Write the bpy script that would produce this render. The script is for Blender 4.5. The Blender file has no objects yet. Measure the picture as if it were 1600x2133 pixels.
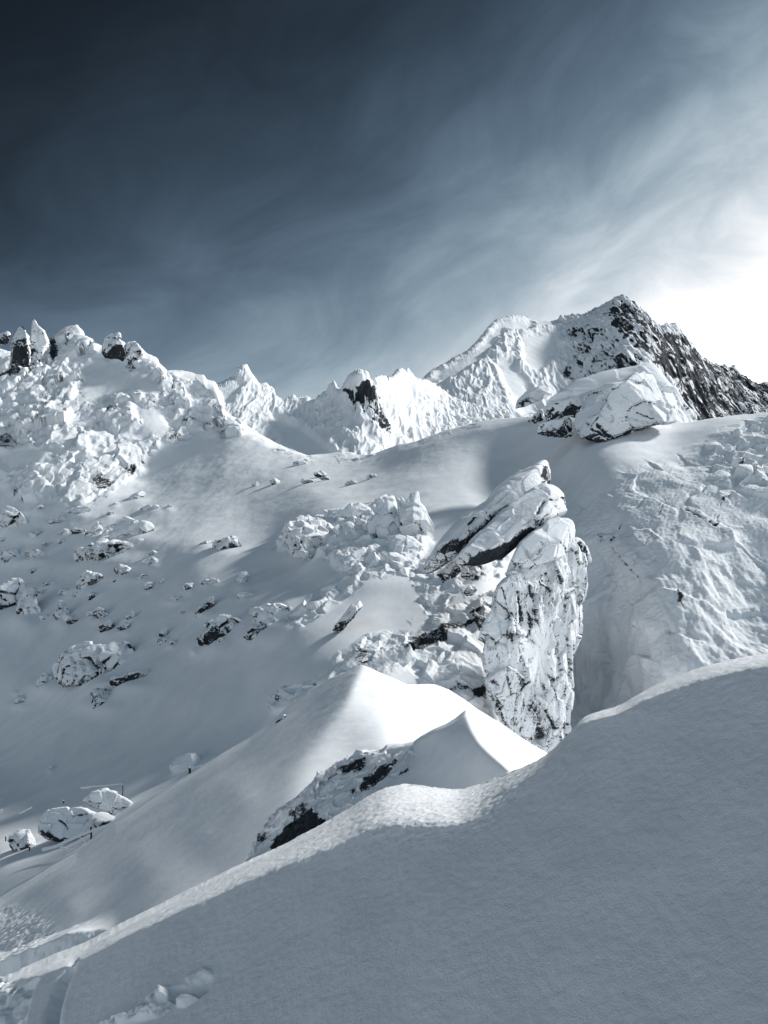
import bpy, math
import numpy as np

# ------------------------------------------------------------------ camera, world, sun, exposure
C = bpy.context.scene.collection
scn = bpy.context.scene
F = 1716.0                                   # focal length in photo pixels (1600 wide)
HOR = 1350.0                                 # photo row of the true horizon
PITCH = math.atan((HOR - 1066.5) / F)
CAM_Z = 1.7
cam = bpy.data.cameras.new('camera')
cam.sensor_fit = 'HORIZONTAL'; cam.sensor_width = 36.0; cam.lens = F / 1600 * 36
cam.clip_start = 0.05; cam.clip_end = 20000
camo = bpy.data.objects.new('camera', cam); C.objects.link(camo)
camo.location = (0, 0, CAM_Z); camo.rotation_euler = (math.pi / 2 + PITCH, 0, 0)
scn.camera = camo

SUN_AZ, SUN_EL = math.radians(60), math.radians(36)
BACK_SKY_FILL = 0.36                                # unseen sky behind the camera, brightened to fill the shaded near slope
sun = bpy.data.lights.new('sun', 'SUN'); sun.energy = 4.8; sun.angle = math.radians(6); sun.color = (1.0, 0.985, 0.96)
suno = bpy.data.objects.new('sun', sun); C.objects.link(suno)
suno.rotation_euler = (math.pi / 2 - SUN_EL, 0, math.pi - SUN_AZ)

scn.view_settings.view_transform = 'Standard'; scn.view_settings.look = 'None'
scn.view_settings.exposure = 0.0; scn.view_settings.gamma = 1.0
scn.cycles.max_bounces = 6; scn.cycles.diffuse_bounces = 3
scn.cycles.use_denoising = True

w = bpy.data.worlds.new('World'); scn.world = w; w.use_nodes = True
nt = w.node_tree; nt.nodes.clear()
def N(t, nt=None, **kw):
    n = (nt or globals()['nt']).nodes.new(t)
    for k, v in kw.items(): setattr(n, k, v)
    return n
def math_node(tree, op, a, b=None, c=None, clamp=False):
    n = tree.nodes.new('ShaderNodeMath'); n.operation = op; n.use_clamp = clamp
    for i, x in enumerate((a, b, c)):
        if x is None: continue
        if isinstance(x, (int, float)): n.inputs[i].default_value = x
        else: tree.links.new(x, n.inputs[i])
    return n.outputs[0]
def smooth_node(tree, x, lo, hi, a=0.0, b=1.0):
    n = tree.nodes.new('ShaderNodeMapRange'); n.interpolation_type = 'SMOOTHSTEP'
    tree.links.new(x, n.inputs['Value'])
    n.inputs['From Min'].default_value = lo; n.inputs['From Max'].default_value = hi
    n.inputs['To Min'].default_value = a; n.inputs['To Max'].default_value = b
    return n.outputs['Result']
def vecmath(tree, op, a, b=None):
    n = tree.nodes.new('ShaderNodeVectorMath'); n.operation = op
    for i, x in enumerate((a, b)):
        if x is None: continue
        if isinstance(x, tuple): n.inputs[i].default_value = x
        else: tree.links.new(x, n.inputs[i])
    return n
def ramp(tree, x, stops, interp='EASE'):
    n = tree.nodes.new('ShaderNodeValToRGB'); n.color_ramp.interpolation = interp
    el = n.color_ramp.elements
    while len(el) < len(stops): el.new(0.5)
    for e, (p, c) in zip(el, stops): e.position = p; e.color = (*c, 1)
    tree.links.new(x, n.inputs['Fac']); return n.outputs['Color']
def noise_node(tree, vec, scale, detail=5, rough=0.55, dist=0.0):
    n = tree.nodes.new('ShaderNodeTexNoise'); n.inputs['Scale'].default_value = scale
    n.inputs['Detail'].default_value = detail; n.inputs['Roughness'].default_value = rough
    n.inputs['Distortion'].default_value = dist; tree.links.new(vec, n.inputs['Vector']); return n.outputs['Fac']

def srgb(r, g, b):
    f = lambda c: (c / 255 / 12.92) if c <= 10.3 else ((c / 255 + .055) / 1.055) ** 2.4
    return (f(r), f(g), f(b))

sky = N('ShaderNodeTexSky', sky_type='NISHITA', sun_disc=False, sun_elevation=SUN_EL, sun_rotation=SUN_AZ)
sky.altitude = 2500; sky.air_density = 1.0; sky.dust_density = 0.6
co = N('ShaderNodeTexCoord').outputs['Generated']
sep = N('ShaderNodeSeparateXYZ'); nt.links.new(co, sep.inputs[0])
gaz, gel = math.radians(52), math.radians(13)
G = (math.sin(gaz) * math.cos(gel), math.cos(gaz) * math.cos(gel), math.sin(gel))
dot = vecmath(nt, 'DOT_PRODUCT', co, G).outputs['Value']
# thin high cloud: stretched along a slanting direction
def cloud(ang, sc, loc, scale, det, rough, dist):
    mp = N('ShaderNodeMapping'); nt.links.new(co, mp.inputs['Vector'])
    mp.inputs['Rotation'].default_value = (0, math.radians(ang), 0)
    m0 = mp; mp = N('ShaderNodeMapping'); nt.links.new(m0.outputs[0], mp.inputs['Vector']); mp.inputs['Scale'].default_value = sc; mp.inputs['Location'].default_value = loc
    return noise_node(nt, mp.outputs[0], scale, det, rough, dist)
c1 = cloud(20, (1.2, 1.4, 2.3), (0, 0, 0), 1.9, 6, 0.55, 0.5)
c2 = cloud(25, (2.0, 2.5, 4.6), (3.1, 1.7, 0.4), 2.6, 8, 0.6, 0.8)
M_ = lambda op, *a, **k: math_node(nt, op, *a, **k)
cl = M_('ADD', M_('MULTIPLY', M_('SUBTRACT', c1, 0.5), 1.05), M_('MULTIPLY', M_('SUBTRACT', c2, 0.5), 0.95))
# brightness of the veiled sky: falls away from the sun side and towards the zenith
e = M_('ADD', M_('MULTIPLY', dot, 1.81), M_('MULTIPLY', sep.outputs['Z'], -9.19))
e = M_('ADD', e, M_('MULTIPLY', M_('MULTIPLY', dot, sep.outputs['Z']), 5.13))
e = M_('ADD', e, smooth_node(nt, dot, 0.60, 0.97, 0.0, 0.36))
e = M_('ADD', M_('ADD', e, smooth_node(nt, dot, 0.25, 0.65, 0.30, 0.0)), M_('ADD', cl, 0.10))
L = M_('MINIMUM', M_('POWER', math.e, e), 2.6)
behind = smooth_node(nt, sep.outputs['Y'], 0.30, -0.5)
L = M_('MAXIMUM', L, M_('MULTIPLY', behind, BACK_SKY_FILL))
tint = ramp(nt, M_('POWER', L, 0.5), [(0.1, (.40, .66, 1.0)), (0.32, (.42, .68, 1.0)), (0.5, (.51, .75, 1.0)), (0.68, (.67, .86, 1.0)), (1.0, (1, 1, 1))], 'LINEAR')
hsv = N('ShaderNodeHueSaturation'); hsv.inputs['Saturation'].default_value = 0.6
nt.links.new(sky.outputs[0], hsv.inputs['Color'])
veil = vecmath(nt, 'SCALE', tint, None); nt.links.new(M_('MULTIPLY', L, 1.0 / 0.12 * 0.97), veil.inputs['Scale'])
blue = vecmath(nt, 'SCALE', hsv.outputs[0], None); nt.links.new(M_('MULTIPLY', L, 0.15), blue.inputs['Scale'])
tot = vecmath(nt, 'ADD', veil.outputs[0], blue.outputs[0])
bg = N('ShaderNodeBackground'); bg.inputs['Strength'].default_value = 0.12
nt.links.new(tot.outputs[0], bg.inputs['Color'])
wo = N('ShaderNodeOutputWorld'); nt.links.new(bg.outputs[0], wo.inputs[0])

# ------------------------------------------------------------------ numeric helpers
f32 = np.float32
CP, SP = math.cos(PITCH), math.sin(PITCH)
def P(u, v, d):                              # photo pixel + depth in metres -> world point
    u, v, d = np.broadcast_arrays(np.asarray(u, f32), np.asarray(v, f32), np.asarray(d, f32))
    x = (u - 800) / F * d; yu = -(v - 1066.5) / F * d
    return np.stack([x, d * CP - yu * SP, CAM_Z + d * SP + yu * CP], -1).astype(f32)

def hash3(ix, iy, iz, seed):
    h = (ix.astype(np.uint32) * np.uint32(0x8da6b343)) ^ (iy.astype(np.uint32) * np.uint32(0xd8163841)) ^ (iz.astype(np.uint32) * np.uint32(0xcb1ab31f)) ^ np.uint32((seed * 0x9E3779B1) & 0xffffffff)
    h ^= h >> np.uint32(15); h *= np.uint32(0x2c1b3c6d); h ^= h >> np.uint32(12); h *= np.uint32(0x297a2d39); h ^= h >> np.uint32(15)
    return h
_g = np.random.RandomState(5).normal(size=(64, 3)); GRAD = (_g / np.linalg.norm(_g, axis=1)[:, None] * 1.25).astype(f32)
def perlin(p, seed=0):
    sh = p.shape[:-1]; p = p.reshape(-1, 3).astype(f32)
    i = np.floor(p).astype(np.int32); fr = p - i
    w_ = fr * fr * fr * (fr * (fr * 6 - 15) + 10)
    out = np.zeros(len(p), f32)
    for dx in (0, 1):
        for dy in (0, 1):
            for dz in (0, 1):
                g = GRAD[hash3(i[:, 0] + dx, i[:, 1] + dy, i[:, 2] + dz, seed) & np.uint32(63)]
                dd = g[:, 0] * (fr[:, 0] - dx) + g[:, 1] * (fr[:, 1] - dy) + g[:, 2] * (fr[:, 2] - dz)
                ww = (w_[:, 0] if dx else 1 - w_[:, 0]) * (w_[:, 1] if dy else 1 - w_[:, 1]) * (w_[:, 2] if dz else 1 - w_[:, 2])
                out += ww * dd
    return out.reshape(sh)
def fbm(p, octv=4, seed=0, gain=0.5, ridged=False):
    a, t, out = 1.0, 0.0, 0
    for k in range(octv):
        n = perlin(p, seed + 17 * k)
        if ridged: n = 1 - 2 * np.abs(n)
        out = out + a * n; t += a; a *= gain; p = p * 2.03 + 3.7
    return out / t
def worley(p, seed=0):
    """returns F1, F2, tilted-facet value (-1..1-ish)"""
    sh = p.shape[:-1]; p = p.reshape(-1, 3).astype(f32)
    i = np.floor(p).astype(np.int32); fr = p - i
    n = len(p); F1 = np.full(n, 9, f32); F2 = np.full(n, 9, f32); fac = np.zeros(n, f32)
    for dx in (-1, 0, 1):
        for dy in (-1, 0, 1):
            for dz in (-1, 0, 1):
                h = hash3(i[:, 0] + dx, i[:, 1] + dy, i[:, 2] + dz, seed)
                jx = dx + (h & np.uint32(1023)).astype(f32) / 1023 - fr[:, 0]
                jy = dy + ((h >> np.uint32(10)) & np.uint32(1023)).astype(f32) / 1023 - fr[:, 1]
                jz = dz + ((h >> np.uint32(20)) & np.uint32(1023)).astype(f32) / 1023 - fr[:, 2]
                d = jx * jx + jy * jy + jz * jz
                h2 = h * np.uint32(0x85ebca6b); h2 ^= h2 >> np.uint32(13)
                g = GRAD[h2 & np.uint32(63)]
                val = ((h2 >> np.uint32(8)) & np.uint32(255)).astype(f32) / 127.5 - 1 - 1.1 * (g[:, 0] * jx + g[:, 1] * jy + g[:, 2] * jz)
                m = d < F1
                F2 = np.where(m, F1, np.minimum(F2, d)); fac = np.where(m, val, fac); F1 = np.where(m, d, F1)
    F1, F2 = np.sqrt(F1), np.sqrt(F2); fac = fac * sstep(0, .11, F2 - F1)
    return F1.reshape(sh), F2.reshape(sh), fac.reshape(sh)
def sstep(a, b, x):
    t = np.clip((x - a) / (b - a), 0, 1); return t * t * (3 - 2 * t)
def polydist(U, V, pts, closed):
    """distance (px) to a polyline / polygon; negative inside a polygon"""
    pts = np.asarray(pts, f32); d = np.full(U.shape, 1e9, f32); ins = np.zeros(U.shape, bool)
    n = len(pts)
    for k in range(n if closed else n - 1):
        a, b = pts[k], pts[(k + 1) % n]; e = b - a; L = float(e @ e) + 1e-9
        t = np.clip(((U - a[0]) * e[0] + (V - a[1]) * e[1]) / L, 0, 1)
        d = np.minimum(d, (U - a[0] - t * e[0]) ** 2 + (V - a[1] - t * e[1]) ** 2)
        if closed and a[1] != b[1]:
            c = ((a[1] > V) != (b[1] > V)) & (U < (b[0] - a[0]) * (V - a[1]) / (b[1] - a[1]) + a[0]); ins ^= c
    d = np.sqrt(d); return np.where(ins, -d, d) if closed else d
def inside(U, V, pts, soft): return sstep(soft, -soft, polydist(U, V, pts, True))
def linemask(U, V, pts, width): return np.exp(-(polydist(U, V, pts, False) / width) ** 2)
def tps(ctrl):
    c = np.array(ctrl, np.float64); X = c[:, :2] / 500; n = len(c)
    def K(a, b):
        r2 = ((a[:, None, :] - b[None]) ** 2).sum(-1); return 0.5 * r2 * np.log(r2 + 1e-12)
    A = np.zeros((n + 3, n + 3)); A[:n, :n] = K(X, X) + 1e-6 * np.eye(n)
    A[:n, n] = 1; A[:n, n + 1:] = X; A[n:, :n] = A[:n, n:].T
    wt = np.linalg.solve(A, np.concatenate([np.log(c[:, 2]), np.zeros(3)]))
    def f(U, V):
        x = np.asarray(U, np.float64) / 500; y = np.asarray(V, np.float64) / 500
        out = wt[n] + wt[n + 1] * x + wt[n + 2] * y
        for k in range(n):
            r2 = (x - X[k, 0]) ** 2 + (y - X[k, 1]) ** 2; out = out + wt[k] * 0.5 * r2 * np.log(r2 + 1e-12)
        return out
    return f
def pchip(pts, x):
    p = np.array(sorted(pts), np.float64); X, Y = p[:, 0], p[:, 1]; h = np.diff(X); dl = np.diff(Y) / h
    m = np.zeros(len(X)); m[0], m[-1] = dl[0], dl[-1]
    for k in range(1, len(X) - 1):
        if dl[k - 1] * dl[k] > 0:
            w1, w2 = 2 * h[k] + h[k - 1], h[k] + 2 * h[k - 1]; m[k] = (w1 + w2) / (w1 / dl[k - 1] + w2 / dl[k])
    x = np.clip(x, X[0], X[-1]); k = np.clip(np.searchsorted(X, x) - 1, 0, len(h) - 1); t = (x - X[k]) / h[k]
    return (1 + 2 * t) * (1 - t) ** 2 * Y[k] + t * (1 - t) ** 2 * h[k] * m[k] + t * t * (3 - 2 * t) * Y[k + 1] + t * t * (t - 1) * h[k] * m[k + 1]
def lerp(pts, x):
    p = np.array(sorted(pts), np.float64); return np.interp(x, p[:, 0], p[:, 1])

def grid_normals(p, wrap=False):
    if wrap:
        q = np.concatenate([p[:, -1:], p, p[:, :1]], 1); du = (q[:, 2:] - q[:, :-2])
    else: du = np.gradient(p, axis=1)
    dv = np.gradient(p, axis=0); n = np.cross(du, dv); l = np.linalg.norm(n, axis=-1, keepdims=True)
    return (n / np.maximum(l, 1e-12)).astype(f32)

def make_mesh(name, verts, faces, mat, rock=None, tex=None, px=None, parent=None):
    """faces: (n,4) int array (a repeated last index makes a triangle)"""
    me = bpy.data.meshes.new(name); verts = np.ascontiguousarray(verts, f32).reshape(-1, 3)
    faces = np.asarray(faces, np.int32); tri = faces[:, 2] == faces[:, 3]
    cnt = np.where(tri, 3, 4).astype(np.int32); start = np.concatenate([[0], np.cumsum(cnt)[:-1]]).astype(np.int32)
    keep = np.ones(faces.shape, bool); keep[tri, 3] = False; loops = faces[keep].astype(np.int32)
    me.vertices.add(len(verts)); me.vertices.foreach_set('co', verts.ravel())
    me.loops.add(len(loops)); me.loops.foreach_set('vertex_index', loops)
    me.polygons.add(len(cnt)); me.polygons.foreach_set('loop_start', start)
    me.polygons.foreach_set('use_smooth', np.ones(len(cnt), bool))
    me.update(calc_edges=True)
    if rock is not None: me.attributes.new('rock', 'FLOAT', 'POINT').data.foreach_set('value', np.ascontiguousarray(rock, f32).ravel())
    if tex is not None: me.attributes.new('tex', 'FLOAT_VECTOR', 'POINT').data.foreach_set('vector', np.ascontiguousarray(tex, f32).ravel())
    if px is not None: me.attributes.new('px', 'FLOAT', 'POINT').data.foreach_set('value', np.ascontiguousarray(px, f32).ravel())
    me.materials.append(mat)
    o = bpy.data.objects.new(name, me); C.objects.link(o)
    if parent is not None: o.parent = parent
    return o
def grid_faces(nr, nc, wrap=False, flip=False):
    r = np.arange(nr - 1)[:, None]; c = np.arange(nc if wrap else nc - 1)[None]; c2 = (c + 1) % nc
    f = np.stack(np.broadcast_arrays(r * nc + c, r * nc + c2, (r + 1) * nc + c2, (r + 1) * nc + c), -1).reshape(-1, 4)
    return f[:, ::-1] if flip else f
def tag(o, label=None, cat=None, group=None, kind=None):
    for k, v in (('label', label), ('category', cat), ('group', group), ('kind', kind)):
        if v: o[k] = v
    return o

# ------------------------------------------------------------------ materials
def base_mat(name):
    m = bpy.data.materials.new(name); m.use_nodes = True; t = m.node_tree; b = t.nodes['Principled BSDF']
    return m, t, b
def snow_rock_material():
    """wind-packed snow and rime over dark granite; how much granite shows is stored on the mesh as 'rock'"""
    m, t, b = base_mat('rime_snow_and_granite')
    at = lambda n: N('ShaderNodeAttribute', t, attribute_name=n)
    rk = at('rock').outputs['Fac']; tx = at('tex').outputs['Vector']; px = at('px').outputs['Fac']
    n1 = noise_node(t, tx, 0.085, 6, 0.62, 0.3); n2 = noise_node(t, tx, 0.30, 4, 0.65)
    n3 = noise_node(t, tx, 0.02, 3, 0.5)
    val = math_node(t, 'ADD', rk, math_node(t, 'MULTIPLY', math_node(t, 'SUBTRACT', n1, 0.5), 0.85))
    val = math_node(t, 'ADD', val, math_node(t, 'MULTIPLY', math_node(t, 'SUBTRACT', n2, 0.5), 1.1))
    fac = smooth_node(t, val, 0.45, 0.66)
    rc = ramp(t, n1, [(0.3, (0.012, 0.015, 0.019)), (0.65, (0.042, 0.049, 0.057))], 'LINEAR')
    sc = ramp(t, n3, [(0.3, (0.74, 0.77, 0.80)), (0.7, (0.84, 0.86, 0.88))], 'LINEAR')
    mx = N('ShaderNodeMix', t, data_type='RGBA'); t.links.new(fac, mx.inputs[0]); t.links.new(sc, mx.inputs[6]); t.links.new(rc, mx.inputs[7])
    t.links.new(mx.outputs[2], b.inputs['Base Color']); b.inputs['Roughness'].default_value = 0.85; t.links.new(math_node(t, 'SUBTRACT', 0.2, math_node(t, 'MULTIPLY', fac, 0.17)), b.inputs['Specular IOR Level'])
    rough_where = smooth_node(t, rk, 0.02, 0.25, 0.12, 1.0)
    hgt = math_node(t, 'ADD', math_node(t, 'MULTIPLY', n2, 1.0), math_node(t, 'MULTIPLY', n1, 1.7))
    hgt = math_node(t, 'MULTIPLY', hgt, rough_where)
    hgt = math_node(t, 'SUBTRACT', hgt, math_node(t, 'MULTIPLY', fac, 1.6)); hgt = math_node(t, 'MULTIPLY', hgt, px)
    bp = N('ShaderNodeBump', t); bp.inputs['Strength'].default_value = 0.9; bp.inputs['Distance'].default_value = 1.0
    t.links.new(hgt, bp.inputs['Height']); t.links.new(bp.outputs[0], b.inputs['Normal'])
    return m
def snow_material(name, grain, amp):
    m, t, b = base_mat(name); co = N('ShaderNodeTexCoord', t).outputs['Object']
    n1 = noise_node(t, co, grain, 4, 0.7); n2 = noise_node(t, co, grain * 0.22, 3, 0.5); n3 = noise_node(t, co, grain * 0.02, 3, 0.5)
    sc = ramp(t, n3, [(0.3, (0.76, 0.785, 0.81)), (0.7, (0.84, 0.86, 0.88))], 'LINEAR')
    t.links.new(sc, b.inputs['Base Color']); b.inputs['Roughness'].default_value = 0.7; b.inputs['Specular IOR Level'].default_value = 0.25
    h = math_node(t, 'ADD', n1, math_node(t, 'MULTIPLY', n2, 0.6)); h = math_node(t, 'MULTIPLY', h, amp)
    bp = N('ShaderNodeBump', t); bp.inputs['Strength'].default_value = 0.8; bp.inputs['Distance'].default_value = 1.0
    t.links.new(h, bp.inputs['Height']); t.links.new(bp.outputs[0], b.inputs['Normal'])
    return m
def wood_material():
    m, t, b = base_mat('weathered_wood'); co = N('ShaderNodeTexCoord', t).outputs['Object']
    mp = N('ShaderNodeMapping', t); t.links.new(co, mp.inputs[0]); mp.inputs['Scale'].default_value = (14, 14, 1.5)
    n = noise_node(t, mp.outputs[0], 3, 6, 0.6)
    t.links.new(ramp(t, n, [(0.3, (0.012, 0.012, 0.013)), (0.7, (0.05, 0.048, 0.045))]), b.inputs['Base Color']); b.inputs['Roughness'].default_value = 0.85
    return m
M_RS = snow_rock_material()
M_NEAR = snow_material('near_grainy_snow', 170.0, 0.0042)
M_DRIFT = snow_material('drift_snow', 16.0, 0.012)
M_WOOD = wood_material()

# ------------------------------------------------------------------ terrain sheets
def sheet(crest, bottom, depth, u0, u1, du, nv, crest_fn=pchip, rnd=40, rk=0.1, back=12.0, backdrop=8.0, skew=1.25, nback=14, rnd_fn=None):
    nu = int((u1 - u0) / du) + 1
    u = np.linspace(u0, u1, nu); cv = crest_fn(crest, u); bv = lerp(bottom, u)
    t = np.linspace(0, 1, nv) ** skew
    U = np.broadcast_to(u[None], (nv, nu)); V = cv[None] + (bv - cv)[None] * t[:, None]
    R = rnd_fn(u)[None] if rnd_fn is not None else rnd
    K = lerp(rk, u)[None] if isinstance(rk, list) else rk
    sfrac = np.clip(1 - (V - cv[None]) / R, 0, 1)
    L = depth(U, V) + K * (.55 * (1 - np.sqrt(np.maximum(1 - sfrac ** 2, 0))) + .45 * sfrac ** 2)
    D = np.exp(L); pos = P(U, V, D)
    s = (np.linspace(0, 1, nback + 1)[1:] ** 1.7) * back                  # roll over behind the crest
    top = pos[0]; hd = top - np.array([0, 0, CAM_Z], f32); hd[:, 2] = 0; hd /= np.linalg.norm(hd, axis=1)[:, None]
    bk = top[None] + hd[None] * s[:, None, None]; bk[..., 2] -= (backdrop * (s / back) ** 2)[:, None]
    pos = np.concatenate([bk[::-1], pos], 0).astype(f32)
    Ux = np.concatenate([np.broadcast_to(u[None], (nback, nu)), U], 0); Vx = np.concatenate([np.broadcast_to(cv[None], (nback, nu)), V], 0)
    Dx = np.concatenate([np.broadcast_to(D[:1], (nback, nu)), D], 0)
    return pos, Ux.astype(f32), Vx.astype(f32), (Dx / F).astype(f32)
def finish_sheet(name, pos, mat, rock=None, tex=None, px=None):
    nr, nc = pos.shape[:2]
    return make_mesh(name, pos, grid_faces(nr, nc, flip=True), mat, rock, tex, px)

# --- far ground to the horizon, well below everything else
def far_ground():
    n = 60; r = np.concatenate([[0], np.geomspace(30, 6000, n)]); a = np.linspace(0, 2 * math.pi, 73)[:-1]
    p = np.stack([np.outer(r, np.cos(a)), np.outer(r, np.sin(a)), np.full((n + 1, 72), -16.0)], -1).astype(f32)
    p[..., 2] += 5 * fbm(p / 160, 4, 3) - 2
    o = make_mesh('ground', p, grid_faces(n + 1, 72, True, True), M_DRIFT); tag(o, kind='structure')
far_ground()

# --- A: the near slope in shade with its sunlit rim
A_crest = [(-420, 2110), (-200, 2085), (0, 2050), (60, 2028), (110, 2006), (160, 1988), (240, 1945), (320, 1903), (420, 1852), (520, 1800), (600, 1760), (660, 1727), (720, 1692), (770, 1660), (810, 1643),
           (850, 1637), (900, 1642), (950, 1647), (1000, 1636), (1060, 1610), (1140, 1570), (1180, 1533), (1215, 1495), (1240, 1484), (1280, 1474), (1340, 1443), (1400, 1415), (1480, 1387), (1540, 1372), (1600, 1360), (1750, 1322), (2100, 1235), (2800, 1090)]
def fA0(u, v): return 1.98 / (0.64 * (u - 800) / F + (v - HOR) / F + 0.45)      # a plane falling to the left
A_ctrl = [(u, v, fA0(u, v)) for (u, v) in [(1600, 2133), (1200, 2133), (800, 2133), (400, 2133), (0, 2133), (-300, 2180), (1900, 2133), (800, 2400), (0, 2400), (1600, 2400), (0, 2060), (160, 1995), (400, 1870), (640, 1745), (850, 1665), (1000, 1665),
          (1140, 1585), (1220, 1510), (1400, 1440), (1600, 1380), (1900, 1310), (1500, 1750), (1750, 1600), (1200, 1800), (900, 1850), (600, 1950), (300, 2030), (-300, 2120), (2800, 2400), (2800, 1700), (2700, 1150), (2250, 1250), (2300, 1900)]]
fA = tps(A_ctrl)
def near_slope():
    rf = lambda u: lerp([(-400, 12), (0, 12), (160, 16), (400, 30), (600, 44), (700, 62), (850, 84), (1000, 70), (1100, 34), (1160, 14), (1220, 14), (1400, 26), (1600, 34), (2000, 40)], u)
    pos, U, V, s = sheet(A_crest, [(-420, 2420), (2800, 2420)], fA, -420, 2760, 2.6, 460, rnd_fn=rf, rk=[(-400, .05), (0, .06), (160, .13), (400, .26), (640, .42), (850, .58), (1000, .5), (1120, .25), (1200, .10), (1300, .16), (1600, .24), (2000, .25)], back=2.0, backdrop=2.6, skew=1.5)
    n = grid_normals(pos); n = np.where(n[..., 2:] < 0, -n, n)
    h = 0.022 * fbm(pos / 1.3, 3, 11) + 0.006 * fbm(pos / 0.22, 3, 12) + 0.0022 * fbm(pos / 0.025, 2, 13) + 0.003 * np.maximum(fbm(pos / 0.09, 2, 14), 0)
    rimz = np.exp(-(np.maximum(V - pchip(A_crest, U.ravel()).reshape(U.shape), 0) / (1.5 * rf(U.ravel()).reshape(U.shape))) ** 4)
    h += rimz * lerp([(0, .3), (500, .45), (750, .9), (1050, 1.0), (1200, .5)], U.ravel()).reshape(U.shape) * (0.0085 * fbm(pos / 0.028, 3, 15, .6) + 0.004 * fbm(pos / 0.07, 2, 16))
    # ski track running down across the rim at the left
    trk = [(158, 1996), (148, 2012), (132, 2040), (118, 2075), (110, 2110), (106, 2160), (100, 2300)]
    dline = polydist(U, V, trk, False); h += sstep(1988, 2030, V) * (-0.040 * np.exp(-(dline / lerp([(1990, 6), (2140, 12)], V.ravel()).reshape(V.shape)) ** 2) * (1 + .3 * fbm(pos / 0.05, 2, 17)))
    # trampled snow at the far left
    tm = inside(U, V, [(-420, 1900), (0, 2045), (75, 2040), (60, 2070), (50, 2110), (44, 2140), (40, 2420), (-420, 2420)], 9)
    w1, w2, fc = worley(pos / 0.17 + 0.4 * fbm(pos / 0.2, 2, 5)[..., None], 21)
    h += tm * (-0.03 + 0.012 * fc + 0.09 * fbm(pos / 0.2, 4, 22, .55))
    # a scuffed trough with upturned lit snow at the bottom
    fp = inside(U, V, [(395, 2042), (425, 2025), (436, 2030), (430, 2048), (405, 2066), (385, 2062)], 12)
    sc = inside(U, V, [(285, 2110), (350, 2062), (362, 2070), (352, 2105), (330, 2120), (250, 2140), (240, 2150), (180, 2150), (200, 2138), (250, 2126)], 7)
    pit = inside(U, V, [(352, 2066), (385, 2060), (400, 2070), (372, 2090), (356, 2085)], 6)
    sc = sc * sstep(-.35, .15, fbm(pos / 0.05, 3, 32)); h += 0.024 * sc * (1 + 1.8 * fbm(pos / 0.05, 4, 31, .65)) - 0.04 * pit - 0.03 * np.roll(fp, 10, axis=0) + 0.02 * fp * (1 + 1.2 * fbm(pos / 0.05, 3, 33))
    h += 0.025 * inside(U, V, [(372, 2088), (400, 2075), (412, 2082), (390, 2098), (374, 2098)], 5)
    pos = pos + n * h[..., None]
    tag(finish_sheet('snow_slope', pos, M_NEAR), kind='structure')
near_slope()

# --- B: pointed drift over a rock outcrop just behind the rim
B_L = tps([(970, 1480, 10.2), (1000, 1540, 9.2), (1050, 1590, 8.4), (1100, 1640, 7.7), (900, 1520, 10.3), (860, 1548, 10.6), (900, 1600, 9.6), (850, 1640, 9.6), (780, 1560, 11.2), (700, 1590, 11.6), (640, 1640, 11.5), (560, 1745, 11.4), (520, 1790, 11.2), (700, 1700, 9.9), (800, 1640, 9.9), (650, 1760, 9.6), (950, 1660, 8.9), (450, 1850, 11)])
B_R = tps([(970, 1480, 10.2), (1000, 1540, 9.3), (1050, 1590, 8.5), (1100, 1640, 7.8), (1140, 1570, 11.2), (1090, 1545, 11.3), (1040, 1515, 11.0), (1100, 1590, 9.6), (1150, 1600, 10.6), (1250, 1640, 12.5), (900, 1500, 7.6), (850, 1600, 6.6)])
def fB(U, V):
    a, b = B_L(U, V) - 0.34, B_R(U, V) - 0.34; k = 0.012
    return np.maximum(a, b) + k * np.log1p(np.exp(-np.abs(a - b) / k)) - 0.0
B_crest = [(420, 1900), (480, 1850), (515, 1800), (532, 1760), (548, 1732), (562, 1712), (585, 1690), (610, 1672), (640, 1645), (655, 1630), (660, 1612), (690, 1602), (715, 1585), (748, 1566), (775, 1567), (790, 1568), (806, 1552), (840, 1551), (862, 1546), (880, 1533), (905, 1519), (930, 1508), (950, 1496), (962, 1486), (972, 1478), (985, 1484), (1020, 1503), (1060, 1525), (1100, 1548), (1145, 1574), (1200, 1606), (1300, 1660)]
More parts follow.
